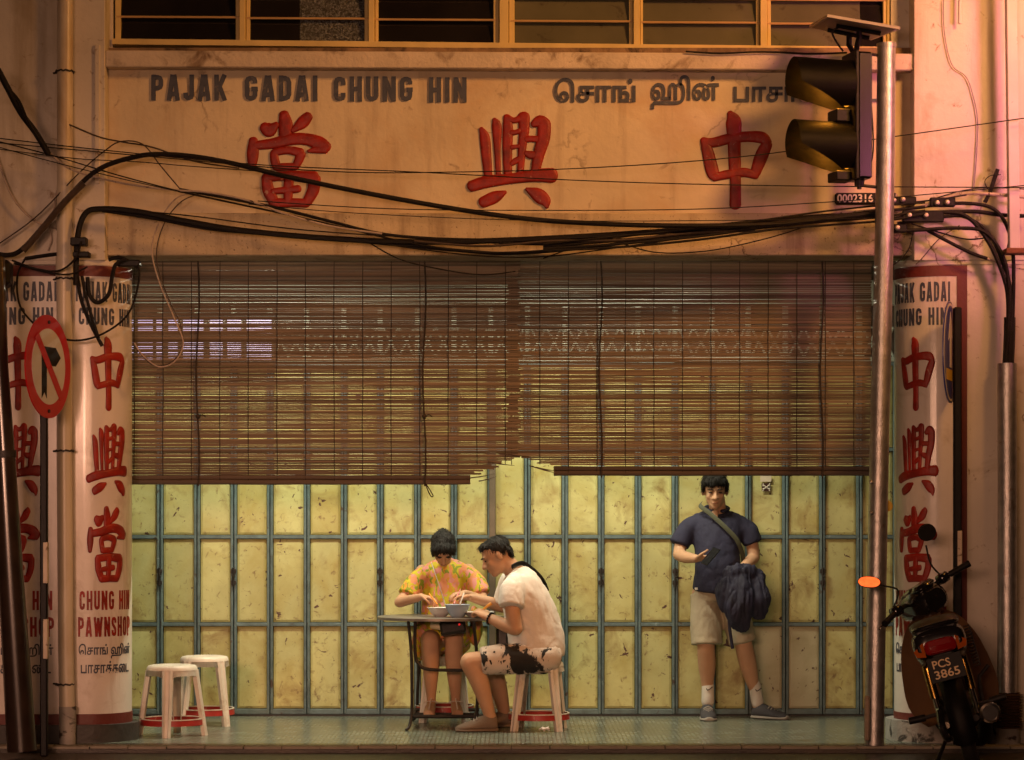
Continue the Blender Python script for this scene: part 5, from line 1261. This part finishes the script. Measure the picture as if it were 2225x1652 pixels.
# ---- seated person in white shirt, in profile
mp_ = person('person in white t-shirt and black-and-white shorts seated in profile at the table', (PX(1172,.85), .85, 0))
bb = NB()
hc = J(1080,1208,.84); Pm, frm = head(bb, hc, (-.88,-.10,-.46), 1.06, (-.4,0,1))
limb(bb, [J(1096,1218,.85), J(1112,1236,.85), J(1128,1256,.86)], [.060,.062,.075], ref=(0,1,0))
limb(bb, [J(1128,1262,.86), J(1145,1310,.86), J(1165,1370,.86), J(1172,1415,.86)], [.10,.12,.13,.12], [1.2,1.15,1.05,1.1], ref=(1,0,0), seg=18, cap=.3)
LE, LW = J(1120,1366,.62), J(1062,1343,.72); RE, RW = J(1092,1318,1.10), J(1026,1299,1.04)
limb(bb, [J(1120,1282,.72), J(1113,1318,.63), LE], [.046,.050,.046]); limb(bb, [LE, LE.lerp(LW,.4)+Vector((0,0,-.004)), LW], [.048,.045,.031], seg=18); hand(bb, LW, (-.75,.35,.45), (-.5,.6,-.4), (-.2,.4,1), 1.15, 1.0)
limb(bb, [J(1112,1280,1.02), J(1097,1304,1.09), RE], [.046,.047,.044]); limb(bb, [RE, RE.lerp(RW,.4), RW], [.044,.042,.030]); hand(bb, RW, (-.85,-.2,.05), (0,-.3,-1), (-.2,-.8,.4), .8, .98)
for (h_, k_, a_, Y_) in (((1172,1430),(1022,1440),(1062,1548),.70),((1168,1430),(1062,1440),(1096,1548),1.05)):
    K = J(k_[0],k_[1],Y_); A_ = J(a_[0],a_[1],Y_)
    limb(bb, [J(h_[0],h_[1],.75 if Y_ < .9 else .97), K], [.092,.068], seg=18); limb(bb, [K, K.lerp(A_,.28)+Vector((.012,0,0)), K.lerp(A_,.6)+Vector((.010,0,0)), A_, A_+Vector((.012,0,-.035))], [.068,.066,.055,.040,.040], seg=18)
mk('body', fuse(bb, .0075, 3), m_skin, mp_, smooth=True); face_parts(mp_, Pm, frm, 1.06)
bb = NB(); sY = sc_at(.86)
rws = [(1120,1236,17,.075),(1124,1246,30,.130),(1130,1264,42,.185),(1141,1298,52,.205),(1153,1338,59,.195),(1163,1378,61,.188),(1168,1408,61,.19),(1173,1434,56,.185)]
limb(bb, [J(x_,y_,.86) for x_,y_,h_,d_ in rws], [h_/sY for x_,y_,h_,d_ in rws], [d_/(h_/sY) for x_,y_,h_,d_ in rws], ref=(1,0,0), n=4, seg=30, cap=.12)
limb(bb, [J(1122,1266,.76), J(1112,1286,.66), J(1110,1318,.62)], [.078,.085,.084], seg=20, cap=(1.0,.10)); limb(bb, [J(1108,1262,1.03), J(1100,1290,1.07), J(1096,1308,1.09)], [.075,.078,.076], seg=20, cap=(1.0,.10))
mk('t_shirt', fuse(bb, .009, 4, .008, (9,10,6), 21.0), m_white_tee, mp_, smooth=True)
bb = NB()
limb(bb, [J(1206,1414,.86), J(1165,1424,.86)], [.075,.098], 1.8, ref=(0,0,1), seg=24, cap=.6)
limb(bb, [J(1186,1428,.76), J(1100,1433,.72), J(1046,1437,.70)], [.108,.102,.092], seg=20, cap=(1.0,.10)); limb(bb, [J(1160,1430,.97), J(1120,1433,1.0), J(1084,1437,1.03)], [.105,.098,.090], seg=20, cap=(1.0,.10))
mk('shorts', fuse(bb, .009, 4, .007, (9,9,6), 31.0), m_shorts_bw, mp_, smooth=True)
hair_cap(mp_, Pm, frm, 1.06, [(0,-.018,.050,.080,.094,.074),(0,.045,.085,.060,.040,.026),(0,-.075,.0,.062,.030,.060),(.066,-.03,.035,.016,.045,.040),(-.066,-.03,.035,.016,.045,.040)], fold=.003)
shoe(mp_, (PX(1082,.70), .70, 0), (PX(990,.68), .68, 0), .105, .105, m_shoebrown, m_shoebrown, .1)
shoe(mp_, (PX(1112,1.05), 1.05, 0), (PX(1030,1.03), 1.03, 0), .105, .105, m_shoebrown, m_shoebrown, .1)
bb = NB(); tube(bb, catmull([J(1112,1232,.72), J(1135,1224,.82), J(1160,1240,.88), J(1180,1262,.92), J(1190,1285,1.0)],6), .016, 8, flat=.25, ref=(0,0,1)); mk('bag_strap', bb, m_black, mp_, smooth=True)
for i in range(16):
    a = 2*math.pi*i/16; d = (LW-LE).normalized(); o1 = d.orthogonal().normalized(); o2 = d.cross(o1)
    bb = NB(); ell(bb, LW-d*.012+(o1*math.cos(a)+o2*math.sin(a))*.037, [Vector((.008,0,0)),Vector((0,.008,0)),Vector((0,0,.008))], 2); mk('bracelet_bead', bb, m_blackgloss, mp_, smooth=True)
bg = root('sling_bag', 'dark sling bag on the far side of the person in white shirt', 'bag', J(1088,1400,1.1)); bb = NB(); box(bb, PX(1078,1.1), PX(1106,1.1), 1.02, 1.14, PZ(1412,1.1), PZ(1362,1.1), bev=.02); mk('bag_body', bb, m_bagblack, bg)
# litter
bb = NB()
for i in range(5): limb(bb, [J(1172+5*i,1590-2*(i%2),.55)+Vector((0,0,.012)), J(1180+3*i,1588,.6)+Vector((0,0,.02))], [.012,.008], .4, n=3, seg=8)
m_tissue = M('tissue', (.6,.5,.46), .9, var=.05)
tag(mk('tissue', fuse(bb, .005, 2, .008, (40,40,40)), m_tissue, smooth=True), 'crumpled tissue on the tiled floor by the stool', 'tissue')
# stickers on the doors
def sticker(nm, x0_, x1_, y0_, y1_, m, label): return tag(mk(nm, BX(PX(x0_,YD), PX(x1_,YD), YD+.0025, YD+.0035, PZ(y1_,YD), PZ(y0_,YD)), m), label, 'sticker')
m_dksticker = M('dark_sticker', (.05,.02,.015), .4, var=.1)
sk = root('sticker', 'small dark square sticker with crossed bones on the door above the shoulder', 'sticker', J(1664,1062,YD))
mk('sticker_sheet', BX(PX(1655,YD), PX(1674,YD), YD-.0015, YD+.0005, PZ(1068,YD), PZ(1050,YD)), m_dksticker, sk)
for s_ in (-1, 1):
    bb = NB(); tube(bb, [J(1665-7,1059-5*s_,YD-.003), J(1665+7,1059+5*s_,YD-.003)], .0045, 6); [ell(bb, J(1665+7*q,1059+5*s_*q+w2,YD-.003), [Vector((.006,0,0)),Vector((0,.002,0)),Vector((0,0,.006))], 1) for q in (-1,1) for w2 in (-2,2)]; mk('bone_mark', bb, m_bead, sk)
sk2 = sticker('paper_label', 1652, 1676, 1034, 1047, m_whiteband, 'torn white paper label on the door just under the right blind'); sk2.location.y = -.004

# ------------------------------------------------------------------ motorcycle seen from behind
bikeroot = root('motorcycle', 'black and brown underbone motorcycle parked on its side stand by the right pillar', 'motorcycle', (PX(2118,-1.40), -1.40, -.035))
BM = Matrix.Translation((PX(2118,-1.40), -1.40, -.035)) @ Matrix.Rotation(R(-9), 4, 'Z') @ Matrix.Rotation(R(-15.5), 4, 'Y')
# steering: turned left about a raked axis
piv = Vector((0, .78, .80)); axs = Vector((0, -.454, .891))
SM = BM @ Matrix.Translation(piv) @ Matrix.Rotation(R(38), 4, axs) @ Matrix.Translation(-piv)
def bk(name, b, m, par=None, steer=False, smooth=40):
    b.transform(SM if steer else BM)
    bmesh.ops.recalc_face_normals(b, faces=b.faces)
    return mk(name, b, m, par or bikeroot, smooth=smooth)
m_tyre = M('tyre_rubber', (.014,.013,.012), .6, var=.3, bump=.5, bsc=90)
m_bikeblack = M('bike_black_paint', (.010,.009,.009), .18, var=.2, coat=.7)
m_bikebrown = M('bike_brown_shield', (.26,.15,.08), .35, var=.12, sc=5, coat=.3)
m_chrome = M('chrome', (.55,.48,.38), .16, metal=1.0, var=.1)
m_gold = M('gold_anodised', (.50,.30,.07), .22, metal=1.0, var=.2)
m_seat = M('seat_vinyl', (.022,.020,.019), .45, var=.2, bump=.25, bsc=120)
m_tail = M('red_lens', (.22,.006,.008), .12, var=.1, coat=.8)
m_amberlens = M('amber_indicator', (.42,.09,.01), .15, var=.1, coat=.6)
m_mirror = M('mirror_glass', (.075,.016,.005), .08, metal=1.0, var=.25, sc=30, bump=.05, bsc=60)  # orange of reflected street light put into the glass tint
m_plate = M('plate_black', (.006,.006,.006), .5, spec=.2, var=.1)
m_platechar = M('plate_lettering', (.62,.42,.20), .4, var=.05)
def wheel(y, steer):
    b = NB(); n = 40; mseg = 12; Rw, rw = .235, .044; g = []
    for i in range(n):
        a = 2*math.pi*i/n; ring = []
        for k in range(mseg):
            t = 2*math.pi*k/mseg; rr = Rw+rw*math.cos(t)
            ring.append(b.verts.new((rw*.95*math.sin(t), y+rr*math.cos(a), .279+rr*math.sin(a))))
        g.append(ring)
    for i in range(n):
        for k in range(mseg): b.faces.new((g[i][k], g[i][(k+1)%mseg], g[(i+1)%n][(k+1)%mseg], g[(i+1)%n][k]))
    w = bk('wheel', b, m_tyre, None, steer)
    b = NB(); lathe(b, [(.205,-.024),(.196,-.02),(.190,0),(.196,.02),(.205,.024),(.205,-.024)], 36, (0,y,.279), 'X'); bk('rim', b, m_chrome, w, steer)
    b = NB(); lathe(b, [(.001,-.05),(.055,-.05),(.06,-.02),(.06,.02),(.055,.05),(.001,.05)], 20, (0,y,.279), 'X'); bk('hub', b, m_iron, w, steer)
    for k in range(18):
        a = 2*math.pi*k/18; s_ = 1 if k % 2 else -1
        b = NB(); tube(b, [(s_*.035, y+.055*math.cos(a+.5), .279+.055*math.sin(a+.5)), (0, y+.195*math.cos(a), .279+.195*math.sin(a))], .0022, 5); bk('spoke', b, m_chrome, w, steer)
wheel(0, False); wheel(1.05, True)
def arcguard(y, a0, a1, rad, hw, steer, nm, m):
    b = NB(); n = 18; g = []
    for i in range(n+1):
        a = R(a0+(a1-a0)*i/n); ring = []
        for k in range(9):
            t = -1+2*k/8; rr = rad - .035*abs(t)**3
            ring.append(b.verts.new((hw*t, y+rr*math.cos(a), .279+rr*math.sin(a))))
        g.append(ring)
    for i in range(n):
        for k in range(8): b.faces.new((g[i][k], g[i][k+1], g[i+1][k+1], g[i+1][k]))
    bmesh.ops.solidify(b, geom=list(b.faces), thickness=.005); bk(nm, b, m, None, steer)
arcguard(0, 60, 200, .315, .066, False, 'rear_mudguard', m_black)
arcguard(1.05, 20, 160, .305, .062, True, 'front_mudguard', m_bikebrown)
# tail fairing, loft along y
def loft(secs, m, nm, par=None, steer=False, e=3.0, seg=24, sub=0):
    """secs: (y, zc, halfwidth, halfheight); superellipse"""
    b = NB(); g = []
    for (y, zc, hw, hh) in secs:
        ring = []
        for k in range(seg):
            a = 2*math.pi*k/seg; c, s_ = math.cos(a), math.sin(a)
            ring.append(b.verts.new((hw*math.copysign(abs(c)**(2/e), c), y, zc+hh*math.copysign(abs(s_)**(2/e), s_))))
        g.append(ring)
    for i in range(len(g)-1):
        for k in range(seg): b.faces.new((g[i][k], g[i][(k+1)%seg], g[i+1][(k+1)%seg], g[i+1][k]))
    b.faces.new(g[0]); b.faces.new(g[-1])
    return bk(nm, b, m, par, steer)
loft([(-.235,.755,.118,.052),(-.215,.760,.140,.075),(-.15,.755,.152,.095),(.0,.73,.150,.11),(.2,.68,.135,.13),(.42,.60,.11,.13),(.55,.55,.07,.10)], m_bikeblack, 'tail_fairing')
seat = loft([(-.21,.835,.105,.018),(-.18,.845,.130,.034),(-.08,.855,.142,.042),(.1,.84,.140,.045),(.3,.80,.125,.045),(.45,.78,.09,.04),(.52,.775,.05,.02)], m_seat, 'seat', e=2.6)
b = NB(); tube(b, catmull([(-.10,-.10,.84),(-.125,-.20,.85),(-.09,-.262,.855),(0,-.275,.857),(.09,-.262,.855),(.125,-.20,.85),(.10,-.10,.84)],5), .011, 8); bk('grab_rail', b, m_bikeblack)
# tail lamp
tl_ = loft([(-.262,.735,.070,.028),(-.25,.735,.088,.040),(-.22,.735,.092,.044)], m_tail, 'tail_lamp', e=4)
for s_ in (-1, 1):
    b = NB(); pr = [(.09,.775),(.150,.735),(.140,.700),(.09,.692)]
    A = [b.verts.new((s_*x, -.245+(.03 if x > .1 else 0), z)) for x, z in pr]; B_ = [b.verts.new((s_*x, -.20, z)) for x, z in pr]
    b.faces.new(A); b.faces.new(B_)
    for i in range(4): b.faces.new((A[i],A[(i+1)%4],B_[(i+1)%4],B_[i]))
    bk('indicator', b, m_amberlens)
b = NB(); box(b, -.062,.062,-.268,-.262,.742,.772); bk('reflector_strip', b, m_tail, tl_)
# number plate and its bracket
b = NB(); box(b, -.062,.062,-.25,-.16,.64,.70,bev=.01); bk('plate_bracket', b, m_black)
pm = Matrix.Translation((0,-.268,.612)) @ Matrix.Rotation(R(-14), 4, 'X')
b = NB(); box(b, -.098,.098,-.004,.004,-.072,.072,bev=.002); b.transform(pm); pt = bk('number_plate', b, m_plate)
fpl = lambda u, h, z: BM @ (pm @ Vector((u, -.0045-h, z)))
place_text('PCS', -.070, .030, .006, .052, fpl, .0015, m_platechar, pt, 'plate_lettering', bold=.012)
place_text('3865', -.072, .068, -.054, -.006, fpl, .0015, m_platechar, pt, 'plate_lettering', bold=.012)
# shocks, swing arm, exhaust, engine
for s_ in (-1, 1):
    b = NB(); tube(b, [(s_*.105,.02,.30),(s_*.105,.06,.44)], .016, 12); bk('shock_body', b, m_chrome)
    b = NB(); pts = []
    tube(b, [(s_*.105,.06,.44),(s_*.105,.11,.66)], .026, 14); bk('shock_cover', b, m_gold)
    b = NB(); tube(b, [(s_*.085,.0,.279),(s_*.085,.25,.29),(s_*.075,.45,.32)], .020, 8); bk('swing_arm', b, m_chrome if s_ < 0 else m_iron)
    b = NB(); tube(b, [(s_*.08,.30,.33),(s_*.19,.28,.33)], .012, 8); bk('peg_bar', b, m_iron)
    b = NB(); tube(b, [(s_*.19,.28,.33),(s_*.285,.27,.335)], .021, 10); bk('foot_peg', b, m_black)
b = NB(); tube(b, [(.165,-.16,.30),(.165,-.12,.30),(.16,.25,.28),(.12,.6,.22)], [.056,.060,.052,.022], 20); ex_ = bk('exhaust', b, m_bikeblack)
b = NB(); lathe(b, [(.057,-.002),(.044,-.006),(.040,.02)], 24, (.165,-.165,.30), 'Y'); bk('exhaust_ring', b, m_chrome, ex_)
b = NB(); box(b, -.11,.12,.34,.72,.20,.40,bev=.04); bk('engine', b, m_iron)
b = NB(); tube(b, [(.11,.42,.30),(.15,.40,.31),(.16,.42,.42),(.17,.44,.47),(.24,.45,.52)], .012, 8); bk('kick_lever', b, m_iron)
b = NB(); tube(b, [(-.07,.40,.22),(-.19,.20,.08),(-.258,.16,.046)], .012, 8); tube(b, [(-.235,.15,.052),(-.29,.17,.050)], .016, 8, flat=.5); bk('side_stand', b, m_black)
b = NB(); tube(b, catmull([(-.10,.0,.36),(-.10,.25,.42),(-.09,.5,.33),(-.09,.25,.20),(-.10,.0,.21),(-.11,-.06,.28),(-.10,.0,.36)],4), .022, 8); bk('chain_case', b, m_bikeblack)
b = NB(); tube(b, [(0,.76,.90),(0,.62,.66),(0,.45,.52)], [.06,.07,.08], 12); bk('frame_tube', b, m_bikebrown)
# leg shield: wide curved panel in front of the rider
b = NB(); g = []; nz = 14
for i in range(nz+1):
    t = i/nz; z = .24+.66*t
    hw = [.19,.235,.26,.272,.275,.272,.266,.26,.25,.24,.225,.205,.18,.14,.07][i]
    ring = [b.verts.new((hw*q, .66+.10*t+.10*(1-abs(q)**2)+.0*q, z)) for q in [-1+2*k/14 for k in range(15)]]
    g.append(ring)
for i in range(nz):
    for k in range(14): b.faces.new((g[i][k], g[i][k+1], g[i+1][k+1], g[i+1][k]))
bmesh.ops.solidify(b, geom=list(b.faces), thickness=.008); bk('leg_shield', b, m_bikebrown)
# wire basket folded beside the seat
bs = None
for k in range(13):
    z = .56+.018*k
    b = NB(); tube(b, catmull([(.150,.02,z),(.185,.06,z+.004),(.190,.30,z+.002),(.160,.40,z)],3), .0038, 5)
    bk('basket_wire', b, m_iron)
for y in (.06, .18, .30):
    b = NB(); tube(b, [(.189,y,.555),(.189,y,.785)], .004, 5); bk('basket_wire', b, m_iron)
# steering head: cowl, bars, grips, mirrors
loft([(.60,.955,.075,.060),(.63,.960,.105,.085),(.70,.965,.118,.100),(.80,.97,.112,.098),(.90,.96,.085,.075),(.94,.955,.05,.045)], m_bikeblack, 'headlamp_cowl', None, True, e=2.4)
b = NB(); box(b, -.07,.07,.60,.74,1.03,1.075,bev=.02); bk('instrument_panel', b, m_bikeblack, None, True)
for s_ in (-1, 1):
    b = NB(); tube(b, catmull([(s_*.06,.76,1.00),(s_*.16,.74,1.01),(s_*.26,.69,1.01),(s_*.34,.655,1.005)],4), .013, 8); bk('handlebar', b, m_black, None, True)
    b = NB(); tube(b, [(s_*.24,.70,1.012),(s_*.30,.673,1.01),(s_*.365,.645,1.005)], [.019,.018,.021], 12); bk('grip', b, m_black, None, True)
    b = NB(); box(b, s_*.20-.035, s_*.20+.035, .69,.76,.985,1.045,bev=.012); bk('switch_housing', b, m_bikeblack, None, True)
    b = NB(); tube(b, [(s_*.21,.75,1.01),(s_*.30,.76,.995),(s_*.36,.735,.985)], .006, 6); bk('brake_lever', b, m_chrome, None, True)
def mirror(stalk, centre, right, up, w, h, glass):
    b = NB(); tube(b, catmull(stalk, 4), .0055, 6); mk('mirror_stalk', b, m_black, bikeroot, smooth=40)
    rt = Vector(right).normalized(); u = Vector(up); u = (u-rt*u.dot(rt)).normalized(); nn = rt.cross(u)
    if nn.y > 0: nn = -nn
    b = NB(); ell(b, centre, [rt*w, u*h, nn*.018], 3); ms = mk('mirror_shell', b, m_black, bikeroot, smooth=True)
    b = NB(); poly = [(w*.9*math.copysign(abs(math.cos(a))**.8, math.cos(a)), h*.86*math.sin(a)) for a in [2*math.pi*k/28 for k in range(28)]]
    prism(b, poly, .012, .0185, lambda x, y, d: Vector(centre)+rt*x+u*y+nn*d); mk('mirror_glass', b, glass, ms)
hl = SM @ Vector((-.20,.73,1.04)); hr = SM @ Vector((.20,.73,1.04))
Ym = hl.y
mirror([hl, at(1952,1284,Ym), at(1925,1274,Ym), at(1908,1270,Ym)], at(1889,1265,Ym-.02), (.977,-.214,-.06), (.02,.07,1), 26/sc_at(Ym), 13/sc_at(Ym), m_mirror)
Ym = hr.y
mirror([hr, at(2022,1225,Ym), at(2012,1185,Ym)], at(2014,1157,Ym-.02), (1,.2,.35), (-.2,0,1), 21/sc_at(Ym), 19/sc_at(Ym), m_black)
